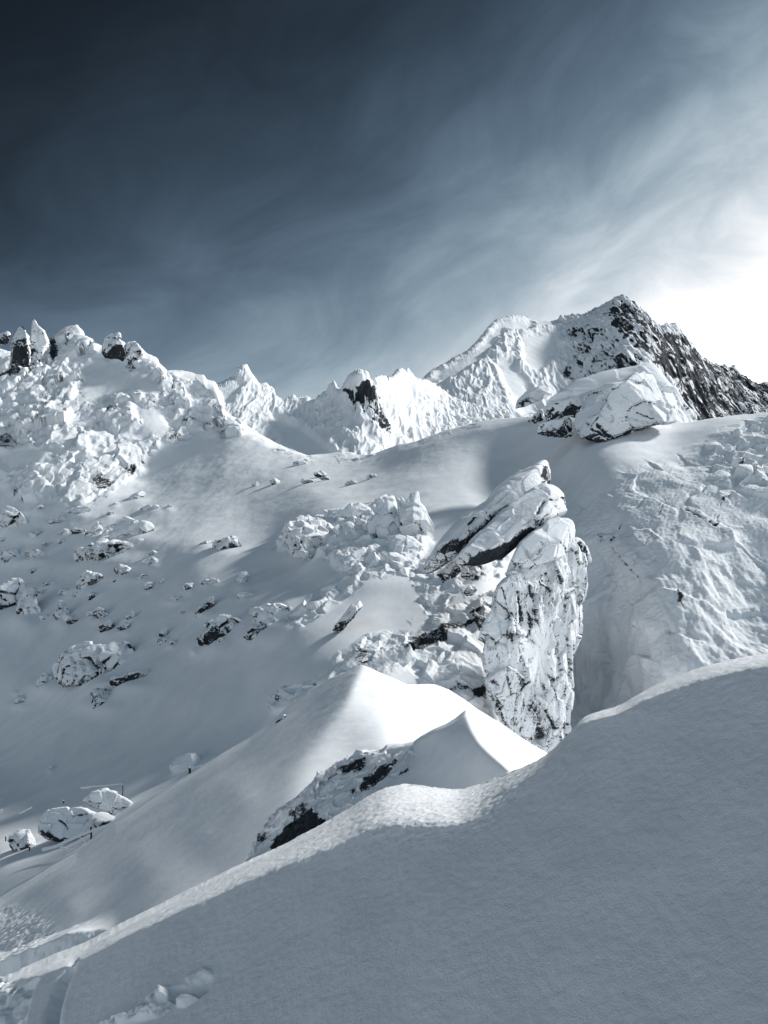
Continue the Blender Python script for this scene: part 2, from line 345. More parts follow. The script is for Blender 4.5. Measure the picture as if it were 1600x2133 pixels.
def drift_peak():
    pos, U, V, s = sheet(B_crest, [(420, 1900), (700, 1830), (1000, 1730), (1300, 1720)], fB, 440, 1260, 1.5, 260, crest_fn=lerp, rnd=8, rk=0.02, back=3.2, backdrop=3.5)
    n = grid_normals(pos); n = np.where(n[..., 1:2] > 0, -n, n)
    q = pos / (7.4 / F)
    rm = inside(U, V, [(400, 1900), (520, 1735), (600, 1660), (655, 1605), (745, 1560), (860, 1560), (850, 1585), (800, 1640), (700, 1730), (560, 1800)], 16)
    r1, r2, fc = worley(q / np.array([34, 34, 30], f32) + 0.35 * fbm(q / 40, 2, 40)[..., None], 41)
    h = rm * (4 * fc + 7 * fbm(q / 45, 3, 42) + 2 * fbm(q / 9, 3, 43)) + 1.2 * fbm(q / 70, 3, 44) + (1 - rm) * 0.35 * fbm(q / np.array([6, 14, 5], f32), 3, 45)
    pos = pos + n * (h * s)[..., None]
    dark = np.zeros(U.shape, f32)
    Uw = U + 15 * fbm(q / 20, 4, 46, .6); Vw = V + 15 * fbm(q / 20, 4, 47, .6)
    for poly, wgt in [([(562, 1765), (568, 1745), (600, 1718), (650, 1680), (660, 1700), (690, 1715), (640, 1750), (600, 1790)], 1.0),
                      ([(700, 1607), (740, 1580), (762, 1582), (752, 1604), (720, 1614)], .75), ([(745, 1640), (765, 1618), (800, 1595), (828, 1583), (815, 1608), (770, 1640), (752, 1648)], .85),
                      ([(832, 1608), (855, 1590), (862, 1575), (850, 1605), (838, 1616)], .85), ([(755, 1675), (790, 1652), (812, 1648), (780, 1680), (735, 1705)], .9),
                      ([(724, 1645), (738, 1636), (740, 1648), (730, 1652)], .7), ([(535, 1745), (556, 1728), (552, 1750), (538, 1758)], .6), ([(600, 1690), (640, 1672), (645, 1690), (610, 1712)], .5), ([(655, 1635), (700, 1600), (710, 1612), (668, 1640)], .35)]:
        dark = np.maximum(dark, wgt * inside(Uw, Vw, poly, 6))
    rock = rm * (0.12 + 0.14 * sstep(.2, .0, r2 - r1)) + dark * (.85 - .5 * sstep(.1, .5, fbm(q / np.array([10, 10, 5], f32), 3, 48)))
    tag(finish_sheet('snow_drift', pos, M_RS, rock, q, s), kind='structure')
drift_peak()

# --- C: the middle ridge with its peak and the long smooth slope down to the left
def fC0(u, v): return 2.95 / ((v - HOR) / F + 0.68 * (u - 800) / F + 0.12)       # the shaded flank: a plane falling to the left
C_L = tps([(u, v, fC0(u, v)) for (u, v) in [(755, 1385), (735, 1430), (690, 1500), (650, 1570), (630, 1640), (640, 1710), (640, 1440), (560, 1510), (470, 1567), (340, 1650), (240, 1715), (160, 1775), (0, 1868), (500, 1660), (430, 1740),
            (300, 1800), (150, 1890), (0, 1930), (0, 2020), (200, 1950), (450, 1830), (620, 1780), (-300, 2060)]])
C_R = tps([(u, v, fC0(u, v) * 1.002) for (u, v) in [(755, 1385), (735, 1430), (690, 1500), (650, 1570), (630, 1640), (640, 1710)]] + [(800, 1420, 22.5), (850, 1470, 20.9), (925, 1510, 20.4), (800, 1520, 17.2), (900, 1560, 16.8), (760, 1600, 14.7), (720, 1650, 13.0), (740, 1740, 10.8), (1000, 1600, 16.5), (1150, 1640, 17.0), (550, 1500, 14), (450, 1650, 10)])
C_B = tps([(755, 1385, 23), (790, 1420, 22.5), (850, 1465, 21.0), (925, 1512, 20.4), (1000, 1560, 20.6), (820, 1410, 25), (890, 1440, 26.5), (960, 1468, 27.5), (1040, 1520, 28.5), (1140, 1570, 29.5), (960, 1500, 25.2), (800, 1600, 13), (700, 1500, 13)])
def fC(U, V):
    a, b, c = C_L(U, V), C_R(U, V), C_B(U, V); k = 0.015 + 0.05 * sstep(1420, 1600, V)
    m = np.maximum(a, b) + k * np.log1p(np.exp(-np.abs(a - b) / k)); k = 0.006
    return np.where(U < 730, m, np.maximum(m, np.minimum(c, m + sstep(730, 770, U) * 9)))
C_crest = [(-420, 2060), (-200, 1968), (0, 1868), (80, 1822), (160, 1775), (240, 1715), (340, 1650), (400, 1612), (470, 1567), (520, 1535), (560, 1505), (600, 1472), (640, 1440), (690, 1412), (720, 1401), (740, 1391), (752, 1384), (765, 1389), (790, 1401), (820, 1413), (850, 1424), (870, 1425), (905, 1427), (935, 1437), (965, 1455), (1000, 1480), (1040, 1504), (1090, 1540), (1140, 1570), (1220, 1630)]
def mid_ridge():
    pos, U, V, s = sheet(C_crest, [(-420, 2200), (0, 2120), (300, 2000), (600, 1860), (800, 1720), (1000, 1660), (1220, 1700)], fC, -420, 1200, 2.0, 420, crest_fn=lerp, rnd=26, rk=[(-420, .10), (500, .12), (640, .06), (740, .01), (760, .008), (1200, .02)], back=7, backdrop=7)
    n = grid_normals(pos); n = np.where(n[..., 2:] < 0, -n, n)
    q = pos / (22 / F)
    flk = 1 - .72 * sstep(720, 600, U); h = 4 * fbm(q / 260, 2, 50) + flk * 1.7 * fbm(q / np.array([60, 60, 20], f32), 3, 51) + 0.22 * fbm(q / np.array([9, 9, 5], f32), 3, 52)
    # churned snow and the edge of the trench at the lower left
    tm = inside(U, V, [(-420, 1850), (30, 1890), (100, 1915), (110, 1950), (95, 1985), (110, 2003), (100, 2100), (-420, 2200)], 14) * (U < 260)
    Pn = pos
    h += tm * (6 * fbm(Pn / 0.30, 4, 53) + 3 * fbm(Pn / 0.1, 3, 54)) * (0.010 / s) 
    tl = [(-60, 1993), (20, 1980), (70, 1960), (120, 1942), (170, 1920), (232, 1893)]
    below = V - lerp(tl, U) + 9 * fbm(pos / .45, 4, 57, .6)
    h += (U < 270) * sstep(250, 150, U) * 27 * np.clip(below / 42, 0, 1) * sstep(54, 42, below)      # a trodden ledge that catches the sun
    pos = pos + n * (h * s)[..., None]
    rock = np.zeros(U.shape, f32); Uw = U + 6 * fbm(q / 14, 3, 55); Vw = V + 6 * fbm(q / 14, 3, 56)
    for poly, wgt in [([(925, 1438), (960, 1456), (995, 1478), (1008, 1494), (975, 1482), (940, 1460)], .42)]:
        rock = np.maximum(rock, wgt * inside(Uw, Vw, poly, 4))
    tag(finish_sheet('snow_ridge', pos, M_RS, rock, q, s), kind='structure')
mid_ridge()

# --- E: the valley slope, the cliffs on the left, the col, the right-hand rock face
E_ctrl = [(0, 1930, 29), (-300, 1950, 34), (0, 1775, 38), (150, 1770, 35), (300, 1690, 36.5), (470, 1600, 39), (0, 1600, 66), (-300, 1600, 82), (250, 1560, 52), (0, 1400, 89), (-300, 1400, 108), (250, 1400, 69), (420, 1330, 64), (450, 1470, 48),
          (0, 1200, 124), (200, 1180, 108), (-300, 1150, 140), (400, 1150, 94), (0, 1060, 146), (200, 1045, 139), (300, 980, 160), (100, 900, 164), (-300, 900, 180), (100, 780, 196), (0, 700, 215), (-300, 690, 225), (230, 800, 190), (300, 760, 196), (300, 880, 171), (400, 790, 192), (420, 880, 177), (470, 860, 176), (520, 900, 166),
          (500, 1000, 134), (520, 1080, 107), (650, 950, 146), (650, 1010, 114), (750, 945, 140), (800, 950, 125), (750, 1000, 110), (600, 1180, 74), (600, 1260, 57), (700, 1090, 78), (850, 1050, 80), (900, 1150, 62),
          (900, 920, 115), (1000, 885, 112), (1000, 960, 98), (1100, 910, 99), (1200, 920, 82), (1100, 1020, 83), (1400, 895, 84), (1320, 930, 76), (1600, 870, 80), (1900, 840, 74), (1500, 930, 73),
          (1300, 1020, 66), (1550, 1020, 63), (1300, 1160, 57), (1550, 1150, 56), (1250, 1200, 60), (1250, 1330, 59), (1300, 1300, 54), (1550, 1300, 49), (1230, 1450, 60), (1400, 1400, 45.5), (1550, 1400, 43), (1800, 1380, 39), (1900, 1100, 54), (1300, 1560, 50),
          (700, 1300, 49), (800, 1220, 55), (640, 1360, 46), (800, 1350, 44), (900, 1280, 48), (1000, 1200, 53), (900, 1400, 41), (1000, 1400, 42), (1000, 1500, 40), (600, 1420, 44), (560, 1500, 42), (760, 1420, 39.5), (800, 1500, 37), (1100, 1600, 44), (980, 1100, 66)]
fE = tps(E_ctrl)
E_crest = [(-420, 720), (-200, 700), (-60, 715), (0, 730), (30, 735), (60, 745), (88, 728), (100, 704), (118, 697), (138, 684), (160, 679), (168, 688), (178, 702), (192, 712), (212, 724), (225, 738), (258, 722), (268, 712), (280, 710), (290, 722), (305, 735), (322, 743), (335, 760), (347, 773), (378, 771), (398, 775), (408, 779), (424, 781), (430, 792), (446, 797), (452, 806), (462, 835), (471, 858), (492, 872), (505, 886), (522, 893), (546, 906), (572, 921), (600, 934), (640, 948), (680, 945), (715, 943), (732, 944), (750, 950), (780, 946), (800, 938), (830, 926), (870, 921), (930, 897), (990, 881), (1040, 873), (1100, 868), (1180, 862), (1300, 872), (1400, 881), (1440, 878), (1500, 868), (1540, 864), (1600, 858), (1800, 850), (2000, 830)]
POLY_CLIFF = [(-420, 680), (0, 715), (140, 670), (300, 715), (350, 765), (470, 850), (530, 893), (500, 905), (440, 900), (400, 905), (340, 925), (310, 950), (302, 985), (250, 1010), (205, 1046), (110, 1050), (40, 1042), (0, 1010), (-420, 990)]
POLY_SNOW = [[(165, 752), (205, 738), (260, 752), (312, 795), (262, 822), (200, 835), (160, 858), (140, 850), (172, 800)], [(-20, 945), (55, 930), (105, 935), (85, 965), (20, 990)], [(270, 830), (330, 855), (360, 900), (300, 915), (262, 905), (290, 880)], [(280, 760), (330, 790), (330, 830), (290, 820)]]
POLY_FACE = [(1180, 1080), (1225, 1020), (1330, 965), (1440, 945), (1520, 895), (1600, 862), (2000, 840), (2000, 1500), (1180, 1560), (1200, 1200)]
POLY_NEAR = [[(575, 1150), (605, 1092), (700, 1068), (830, 1040), (890, 1085), (900, 1130), (850, 1205), (720, 1212), (690, 1165)], [(735, 1345), (770, 1320), (830, 1310), (880, 1325), (885, 1360), (850, 1385), (780, 1420), (735, 1400)], [(600, 1290), (650, 1240), (740, 1195), (765, 1200), (745, 1225), (690, 1260), (620, 1310)], [(830, 1350), (900, 1280), (1010, 1240), (1040, 1300), (1015, 1480), (900, 1440), (880, 1420)], [(700, 1395), (690, 1370), (760, 1330), (780, 1360), (760, 1390)], [(555, 1470), (590, 1435), (640, 1425), (690, 1400), (700, 1415), (640, 1450), (590, 1500)], [(850, 1190), (950, 1130), (1060, 1150), (1040, 1200), (960, 1215), (900, 1290)]]
DARK_E = [([(-30, 705), (18, 692), (24, 712), (10, 725), (-30, 722)], .8), ([(22, 770), (40, 760), (45, 785), (28, 792)], .7), ([(0, 790), (30, 775), (42, 780), (25, 796), (-20, 800)], .75), ([(104, 710), (112, 700), (124, 735), (116, 755), (104, 748)], .8), ([(132, 715), (145, 700), (150, 722), (138, 735)], .55),
          ([(258, 765), (275, 755), (288, 772), (270, 776)], .7), ([(-30, 905), (20, 900), (50, 930), (0, 940), (-30, 938)], .55), ([(190, 1000), (205, 990), (228, 1000), (238, 1008), (215, 1020), (200, 1015)], .7), ([(252, 985), (285, 975), (282, 990), (262, 998)], .55), ([(288, 960), (300, 955), (306, 975), (296, 978)], .6), ([(222, 852), (250, 850), (254, 860), (235, 862)], .6), ([(262, 860), (285, 862), (270, 872)], .55),
          ([(135, 850), (165, 830), (160, 850), (140, 862)], .5), ([(312, 830), (322, 822), (330, 845), (310, 850)], .5), ([(340, 915), (360, 895), (380, 905), (400, 915), (360, 925)], .5), ([(380, 878), (400, 876), (420, 882), (395, 886)], .6), ([(410, 790), (430, 812), (438, 822), (425, 815)], .7), ([(490, 897), (510, 893), (520, 902), (500, 905)], .3), ([(700, 955), (712, 945), (722, 958), (708, 965)], .5), ([(100, 800), (140, 790), (130, 805), (108, 810)], .45), ([(60, 760), (90, 745), (80, 775), (62, 780)], .5),
          ([(875, 920), (890, 915), (882, 923)], .8), ([(18, 1030), (35, 1022), (45, 1045), (25, 1050)], .35),
          ([(840, 1345), (880, 1318), (960, 1288), (985, 1280), (980, 1300), (920, 1330), (850, 1362)], .55), ([(985, 1262), (1005, 1258), (1015, 1290), (1000, 1318), (985, 1300)], .7), ([(985, 1435), (1010, 1425), (1018, 1455), (990, 1452)], .95), ([(930, 1430), (960, 1418), (985, 1432), (955, 1436)], .55), ([(850, 1290), (900, 1270), (930, 1265), (900, 1285), (860, 1300)], .35),
          ([(970, 1170), (1000, 1165), (1010, 1200), (985, 1215)], .4), ([(960, 1225), (985, 1218), (995, 1235), (970, 1242)], .5), ([(735, 1360), (760, 1345), (775, 1375), (750, 1395)], .35), ([(860, 1320), (885, 1322), (882, 1355), (862, 1350)], .35), ([(560, 1450), (590, 1440), (600, 1460), (575, 1480)], .4), ([(640, 1425), (655, 1410), (658, 1428)], .45), ([(1000, 1150), (1060, 1120), (1070, 1135), (1020, 1172)], .35),
          ([(1410, 1225), (1420, 1240), (1422, 1265), (1412, 1262)], .85), ([(1480, 1100), (1500, 1090), (1492, 1105)], .6), ([(1560, 990), (1600, 985), (1640, 1000), (1580, 1000)], .5), ([(1502, 1040), (1520, 1030), (1508, 1048)], .7), ([(1245, 1110), (1258, 1120), (1252, 1135)], .5)]
CRACKS = [([(1386, 1041), (1362, 1091), (1335, 1140), (1316, 1178)], 2.2, .5), ([(1300, 1085), (1287, 1097), (1269, 1137)], 3.5, .6), ([(1425, 1062), (1460, 1078), (1490, 1097)], 3, .6), ([(1500, 1050), (1490, 1100), (1506, 1118)], 2.5, .5), ([(1275, 1140), (1310, 1180), (1331, 1206), (1319, 1232)], 3.5, .5), ([(1312, 1262), (1316, 1295), (1331, 1319)], 3, .45), ([(1412, 1228), (1422, 1262), (1431, 1294), (1434, 1340), (1434, 1397)], 3, .38), ([(1376, 1300), (1372, 1385), (1390, 1412)], 3, .2), ([(1395, 1300), (1400, 1350), (1415, 1400)], 3, .3), ([(1560, 1090), (1553, 1112)], 2.5, .5), ([(1525, 970), (1570, 945), (1600, 930)], 3, .4), ([(1530, 910), (1548, 945), (1535, 985)], 2.5, .3), ([(1340, 1035), (1328, 1060)], 3, .4),
          ([(106, 700), (110, 750), (106, 770)], 2, .6), ([(358, 782), (362, 800), (358, 815)], 2, .6), ([(130, 850), (136, 830)], 2, .4), ([(160, 800), (165, 820), (178, 830)], 1.8, .4), ([(165, 900), (168, 920)], 2, .5), ([(105, 945), (130, 962), (160, 990), (180, 1000), (195, 1020)], 2.2, .45), ([(110, 1005), (122, 1020), (124, 1035)], 2.2, .5), ([(40, 1020), (48, 1045)], 2.5, .5)]
SL = 'rocks strewn over the left slope'
STREWN = [
 ('pair of thin flat slabs stacked high on the slope under the cliff', 263, 1022, 308, 1047, .08, 1),
 ('tiny stone left of the stacked flat slabs below the cliff', 234, 1046, 250, 1055, .12, 0),
 ('long pale stone at the foot of the cliff', 140, 1055, 192, 1074, .06, 0),
 ('low white hump in the upper slope trailing two pebbles', 290, 1050, 345, 1068, .05, 0),
 ('pebble just right of the low white hump', 344, 1051, 361, 1062, .15, 0),
 ('little stone between the low white hump and the pointed slab', 217, 1065, 239, 1076, .12, 0),
 ('pale triangular boulder split by a long crack, left photo edge', 0, 1055, 62, 1106, .04, 2),
 ('short stone leaning behind the cracked triangular boulder', 64, 1052, 96, 1067, .1, 0),
 ('grey block beside a dark gap under the long pale stone', 96, 1074, 143, 1091, .2, 0),
 ('small rubble lump below the cracked triangular boulder', 52, 1105, 90, 1121, .12, 0),
 ('small white pyramid left of the dark flat stone', 120, 1100, 145, 1118, .06, 0),
 ('dark flat stone left of the pointed slab', 146, 1101, 182, 1114, .45, 0),
 ('sharp white pointed slab standing upright on the upper slope', 168, 1083, 213, 1126, .06, 3),
 ('upright white slab leaning beside the sharp pointed one', 205, 1097, 233, 1126, .08, 4),
 ('broad snow-domed rock right of the upright slabs', 226, 1078, 335, 1126, .03, 17),
 ('wide rock with dark vertical clefts on the upper left slope', 137, 1123, 302, 1178, .12, 5),
 ('small dark-tipped stone just left of the lone rock mid slope', 410, 1127, 446, 1142, .25, 0),
 ('lone rock with a dark right half in the middle of the snowfield', 425, 1119, 515, 1157, .2, 6),
 ('half-buried pale rock at the left photo edge above the dark rock mass', 0, 1140, 45, 1168, .1, 0),
 ('flat pale rock right of the half-buried one near the left edge', 42, 1145, 100, 1168, .08, 0),
 ('faint square stone right below the wide clefted rock', 302, 1160, 333, 1183, .14, 0),
 ('smooth rounded dome of rock with a dark lower side', 156, 1189, 216, 1231, .12, 7),
 ('row of small knobbly stones right of the rounded dome', 226, 1176, 286, 1207, .15, 0),
 ('small stone below the knobbly row', 282, 1196, 308, 1208, .2, 0),
 ('thin flat stone alone in the snow right of the dome', 300, 1218, 321, 1229, .3, 0),
 ('thin pale ledge stone left of the rounded dome', 86, 1211, 126, 1221, .1, 0),
 ('big dark rock mass cut by the left photo edge', -45, 1200, 66, 1286, .28, 8),
 ('pale ribbed rock right of the dark edge mass', 38, 1222, 82, 1298, .16, 0),
 ('small dark pyramid in the middle of the slope', 381, 1214, 406, 1233, .3, 0),
 ('low rocky rib right of the small dark pyramid', 420, 1206, 462, 1221, .22, 0),
 ('stack of thin white stones near the middle of the slope', 493, 1190, 519, 1221, .06, 0),
 ('long flat white stone above the dark wedge', 350, 1242, 386, 1254, .04, 0),
 ('smooth white stone right of the dark wedge', 492, 1231, 533, 1248, .05, 0),
 ('dark wedge-shaped rock pointing up slope', 406, 1242, 453, 1281, .34, 9),
 ('two-lobed grey rock below the pale ribbed rock', 113, 1250, 146, 1296, .2, 0),
 ('small dark knob left of the stone trio', 191, 1264, 225, 1291, .35, 0),
 ('dark speckled stone above the big clefted boulder', 206, 1292, 241, 1319, .35, 0),
 ('squat dark stone right of the speckled one above the big boulder', 244, 1296, 274, 1316, .35, 0),
 ('small white stone upslope of the squat dark stone', 258, 1275, 292, 1291, .12, 0),
 ('dark craggy boulder streaked with snow in mid slope', 412, 1282, 500, 1348, .45, 10),
 ('tiny black stone under the craggy boulder', 401, 1347, 414, 1361, .6, 0),
 ('dark jagged boulder right of the craggy one', 510, 1280, 585, 1331, .42, 11),
 ('snow-covered hump behind the two dark craggy boulders', 520, 1255, 612, 1310, .12, 0),
 ('thin dark fin of rock alone in the snow', 328, 1308, 350, 1331, .3, 0),
 ('tiny forked stone right of the big boulder', 351, 1333, 367, 1346, .2, 0),
 ('big boulder with a cliff-like grey front and snowy top', 103, 1333, 300, 1434, .14, 12),
 ('pointed pale rock leaning on the left end of the big boulder', 74, 1398, 122, 1438, .2, 13),
 ('dark slanted slab pair below the right end of the big boulder', 226, 1392, 322, 1432, .38, 14),
 ('two-faced grey block lowest of the left rocks', 182, 1431, 248, 1477, .3, 15),
 ('small rounded stone lowest at the far left of the slope', 28, 1449, 59, 1471, .2, 0),
 ('pebble above the lowest small rounded stone', 30, 1437, 44, 1446, .3, 0),
 ('black sliver of rock at the edge of the long smooth slope', 571, 1489, 599, 1519, .5, 16),
 ('tiny lit stone alone on the lower left snow', 101, 1595, 113, 1606, .08, 0),
]
def valley():
    bottom = [(-420, 2010), (-200, 1960), (0, 1935), (240, 1800), (470, 1660), (700, 1480), (760, 1450), (850, 1500), (1000, 1560), (1180, 1640), (1300, 1560), (2000, 1420)]
    pos, U, V, s = sheet(E_crest, bottom, fE, -420, 1980, 1.75, 640, crest_fn=lerp, rnd=22, rk=0.035, back=30, backdrop=22, skew=1.12)
    n = grid_normals(pos); n = np.where(n[..., 1:2] > 0, -n, n)
    q1, q2 = pos / .070, pos / .033
    q1 = q1 * np.array([1, .5, 1], f32); q2 = q2 * np.array([1, .6, 1], f32)
    wob = fbm(q1 / 60, 3, 60); wob2 = fbm(q2 / 60, 3, 61)
    Uw, Vw = U + 14 * wob, V + 14 * fbm(q1 / 60, 3, 62)
    cl = inside(Uw, Vw, POLY_CLIFF, 10)
    for p_ in POLY_SNOW: cl = cl * (1 - inside(Uw, Vw, p_, 9))
    ridge = np.exp(-((V - lerp(E_crest, U)) / 16) ** 2) * (U > 470) * (U < 1000) * 0.5 * sstep(-.2, .3, wob)
    cl = np.clip(cl * sstep(-.42, -.10, fbm(q1 / 85, 3, 63)) + ridge, 0, 1)
    fa = inside(U + 20 * wob2, V + 20 * wob, POLY_FACE, 26)
    ne = np.zeros(U.shape, f32)
    for p_ in POLY_NEAR: ne = np.maximum(ne, inside(U + 12 * wob2, V + 12 * wob, p_, 9))
    # rocky spots scattered in the snow of the left slope
    # cliffs: blocky facets with fractures
    wp = 0.30 * np.stack([fbm(q1 / 30, 2, 64), fbm(q1 / 30, 2, 65), fbm(q1 / 30, 2, 66)], -1)
    a1, a2, fc1 = worley(q1 / np.array([84, 84, 100], f32) + wp, 70)
    b1, b2, fc2 = worley(q1 / np.array([27, 27, 40], f32) + wp * 1.5, 71)
    hcl = 10 * fc1 + 2.2 * fc2 + 2.5 * fbm(q1 / 60, 3, 72) - 1.5 * sstep(.10, .0, a2 - a1) + 7
    # right face: lumpy rime with slanting ripples
    rot = np.stack([q2[..., 0] * .86 + q2[..., 2] * .5, q2[..., 1], -q2[..., 0] * .5 + q2[..., 2] * .86], -1)
    c1, c2, fc3 = worley(q2 / np.array([120, 120, 150], f32) + 0.8 * wp, 73)
    fold = fbm(np.stack([q2[..., 0] / 34, q2[..., 1] / 60, (q2[..., 2] - .3 * q2[..., 0]) / 170], -1), 3, 98); hfa = 15 * fbm(q2 / 130, 3, 74) + 7.0 * fc3 + 17 * fold * sstep(1060, 1260, V) + 1.9 * fbm(rot / np.array([26, 26, 9], f32), 3, 75, .6) + 1.6 * fbm(rot / np.array([9, 9, 4], f32), 2, 76)
    blocky = inside(U, V, [(1470, 930), (1540, 880), (2000, 840), (2000, 1040), (1500, 1030)], 30)
    d1, d2, fc4 = worley(q2 / np.array([40, 40, 34], f32) + wp, 77)
    hfa += blocky * (9 * fc4)
    butt = inside(U, V, [(1312, 1250), (1340, 1205), (1400, 1200), (1418, 1240), (1425, 1300), (1400, 1330), (1395, 1400), (1372, 1405), (1375, 1320), (1335, 1320)], 12); hfa += 6 * butt
    e1, e2, fc5 = worley(q2 / np.array([38, 38, 30], f32) + wp, 78)
    hne = 10 * inside(U, V, POLY_NEAR[0], 14) + 9 * fc5 + 8 * fbm(q2 / 30, 4, 79) + 2.5 * fbm(q2 / 7, 2, 80)
    sl = .5 * fbm(q1 / 12, 3, 81) + 4 * fbm(q1 / 90, 3, 82) + 9 * fbm(q1 / 260, 2, 83)
    sl = sl * (1 - .2 * sstep(850, 1000, U))
    lite = np.clip(1 - cl - fa - ne, 0, 1)
    swale = 0.45 * fbm(rot / np.array([70, 70, 14], f32), 3, 84)
    hcl = hcl * (1 - .8 * np.exp(-np.maximum(V - lerp(E_crest, U), 0) / 16)); h = cl * hcl + fa * hfa + ne * hne + lite * (sl + swale)
    rock = cl * (0.13 + 0.34 * sstep(.09, .01, a2 - a1) * sstep(-.15, .2, wob2) + 0.16 * sstep(.12, .0, b2 - b1) * sstep(-.05, .3, wob)) + fa * (0.10 + .05 * blocky + .22 * sstep(.05, .0, c2 - c1) * sstep(-.1, .3, wob2)) + ne * (0.20 + 0.12 * sstep(.15, 0, e2 - e1))
    for ln, wd, wg in CRACKS:
        wv = 7 * fbm(q2 / 12, 2, 96); m = linemask(U + 9 * wob2 + wv, V + 5 * wob + wv, ln, wd * .8) * sstep(-.35, .1, fbm(q2 / 16, 2, 97)); rock += wg * .9 * m; h -= 2.2 * m
    # fine speckle of bare rock where the rime is thin
    pn = fbm(q2 / 70, 3, 90)
    rock += fa * 0.16 * sstep(.1, .45, pn) + ne * .1 * pn
    Ud, Vd = U + 7 * fbm(q1 / 14, 3, 91), V + 7 * fbm(q1 / 14, 3, 92)
    dk = np.zeros(U.shape, f32)
    for poly, wgt in DARK_E: dk = np.maximum(dk, wgt * inside(Ud, Vd, poly, 5))
    rock = rock + .78 * dk
    for k_, (lab_, a0, b0, a1_, b1_, r_, x_) in enumerate(STREWN + [('', 572, 1076, 705, 1160, 0, 0), ('', 690, 1046, 772, 1108, 0, 0), ('', 700, 1138, 772, 1208, 0, 0), ('', 750, 1150, 885, 1216, 0, 0)]):
        ww, hh_ = a1_ - a0, b1_ - b0
        sel = (np.abs(U - (a0 + a1_) / 2) < 2 * ww) & (np.abs(V - b1_) < 2 * hh_ + 12)
        h[sel] += (1.2 + .10 * hh_) * np.exp(-((U[sel] - (a0 + a1_) / 2 + .15 * ww) / (.62 * ww)) ** 2 - ((V[sel] - b1_) / (.28 * hh_ + 3)) ** 2)
    # rills hanging in the pit at the foot of the right face
    rill = inside(U, V, [(1190, 1390), (1300, 1330), (1310, 1450), (1200, 1560)], 25)
    h += rill * 7 * fbm(np.stack([q2[..., 0] / 11, q2[..., 1] / 40, (q2[..., 2] - .7 * q2[..., 0]) / 90], -1), 3, 95)
    pos = pos + n * (h * s)[..., None]
    mix = sstep(60, 80, s * F)[..., None]
    tag(finish_sheet('hill', pos, M_RS, rock, q2 * (1 - mix) + q1 * mix, s), kind='structure')
valley()

# --- H: the jagged far ridge, I: the big mountain
def far_mountain(name, crest, bottom, ctrl, u0, u1, du, nv, s0, seed, dark, base, snowpoly, amp, jag):
    fm = tps(ctrl)
    pos, U, V, s = sheet(crest, bottom, fm, u0, u1, du, nv, crest_fn=lerp, rnd=14, rk=0.02, back=ctrl[0][2] * .25, backdrop=ctrl[0][2] * .18, skew=1.05)
    n = grid_normals(pos); n = np.where(n[..., 1:2] > 0, -n, n)
    q = pos / s0; wob = fbm(q / 40, 3, seed)
    qs_ = q * np.array([1, .4, .4], f32) / 25; wp = .35 * np.stack([fbm(qs_, 2, seed + 1), fbm(qs_, 2, seed + 2), fbm(qs_, 2, seed + 3)], -1)
    sm = np.zeros(U.shape, f32)
    for p_ in snowpoly: sm = np.maximum(sm, inside(U + 10 * wob, V + 10 * wob, p_, 8))
    st = np.array([1, .3, .24], f32)
    rg = fbm(q * st / 36 + wp, 3, seed + 4, .45, True)
    a1, a2, fc = worley(q * np.array([1, .4, .4], f32) / 24 + wp, seed + 5)
    fl = fbm(q * st / 9, 3, seed + 6)
    gl = fbm(q * np.array([1, .2, .16], f32) / 17 + wp, 2, seed + 12, .45, True); sk = fbm(q * np.array([1, .15, .12], f32) / 13 + wp, 3, seed + 13)
    edge = np.exp(-np.abs(V - lerp(crest, U)) / 16)
    h = (1 - .8 * edge) * (1 - sm) * amp * (11 * rg + .8 * fc + .4 * fl + 4.5 * gl) + 5 * fbm(q / 120, 3, seed + 7) + sm * 1.2 * fbm(q / 20, 3, seed + 8)
    dirv = n.copy(); pos2 = pos + n * (h * s)[..., None]
    pos2[..., 2] += jag * (.18 + .82 * sstep(1150, 1250, U) if name == 'mountain' else .7) * edge * s * (fbm(q * np.array([1, .1, .1], f32) / 9, 3, seed + 9, .6, True) - .3)
    dk = np.zeros(U.shape, f32); Ud, Vd = U + 10 * fbm(q / 16, 3, seed + 10), V + 14 * fbm(q / 16, 3, seed + 11)
    for poly, wgt in dark: dk = np.maximum(dk, wgt * inside(Ud, Vd, poly, 9))
    n2 = grid_normals(pos2); n2 = np.where(n2[..., 1:2] > 0, -n2, n2)
    ledge = sstep(.30, .62, n2[..., 2])                                   # snow lies on ledges and in gullies
    rock = (1 - sm) * (base + .22 * sstep(.10, .0, a2 - a1) * sstep(-.1, .3, wob) - .25 * (rg - .3)) + dk * (1.12 - .42 * sstep(.05, .6, fl + .3 * fc) - .3 * sstep(.2, .6, gl) - .75 * sstep(.14, .34, sk))
    rock = rock - .36 * ledge * (dk > .05)
    tag(finish_sheet(name, pos2, M_RS, rock, q * np.array([.9, .28, .24], f32), s), kind='structure')

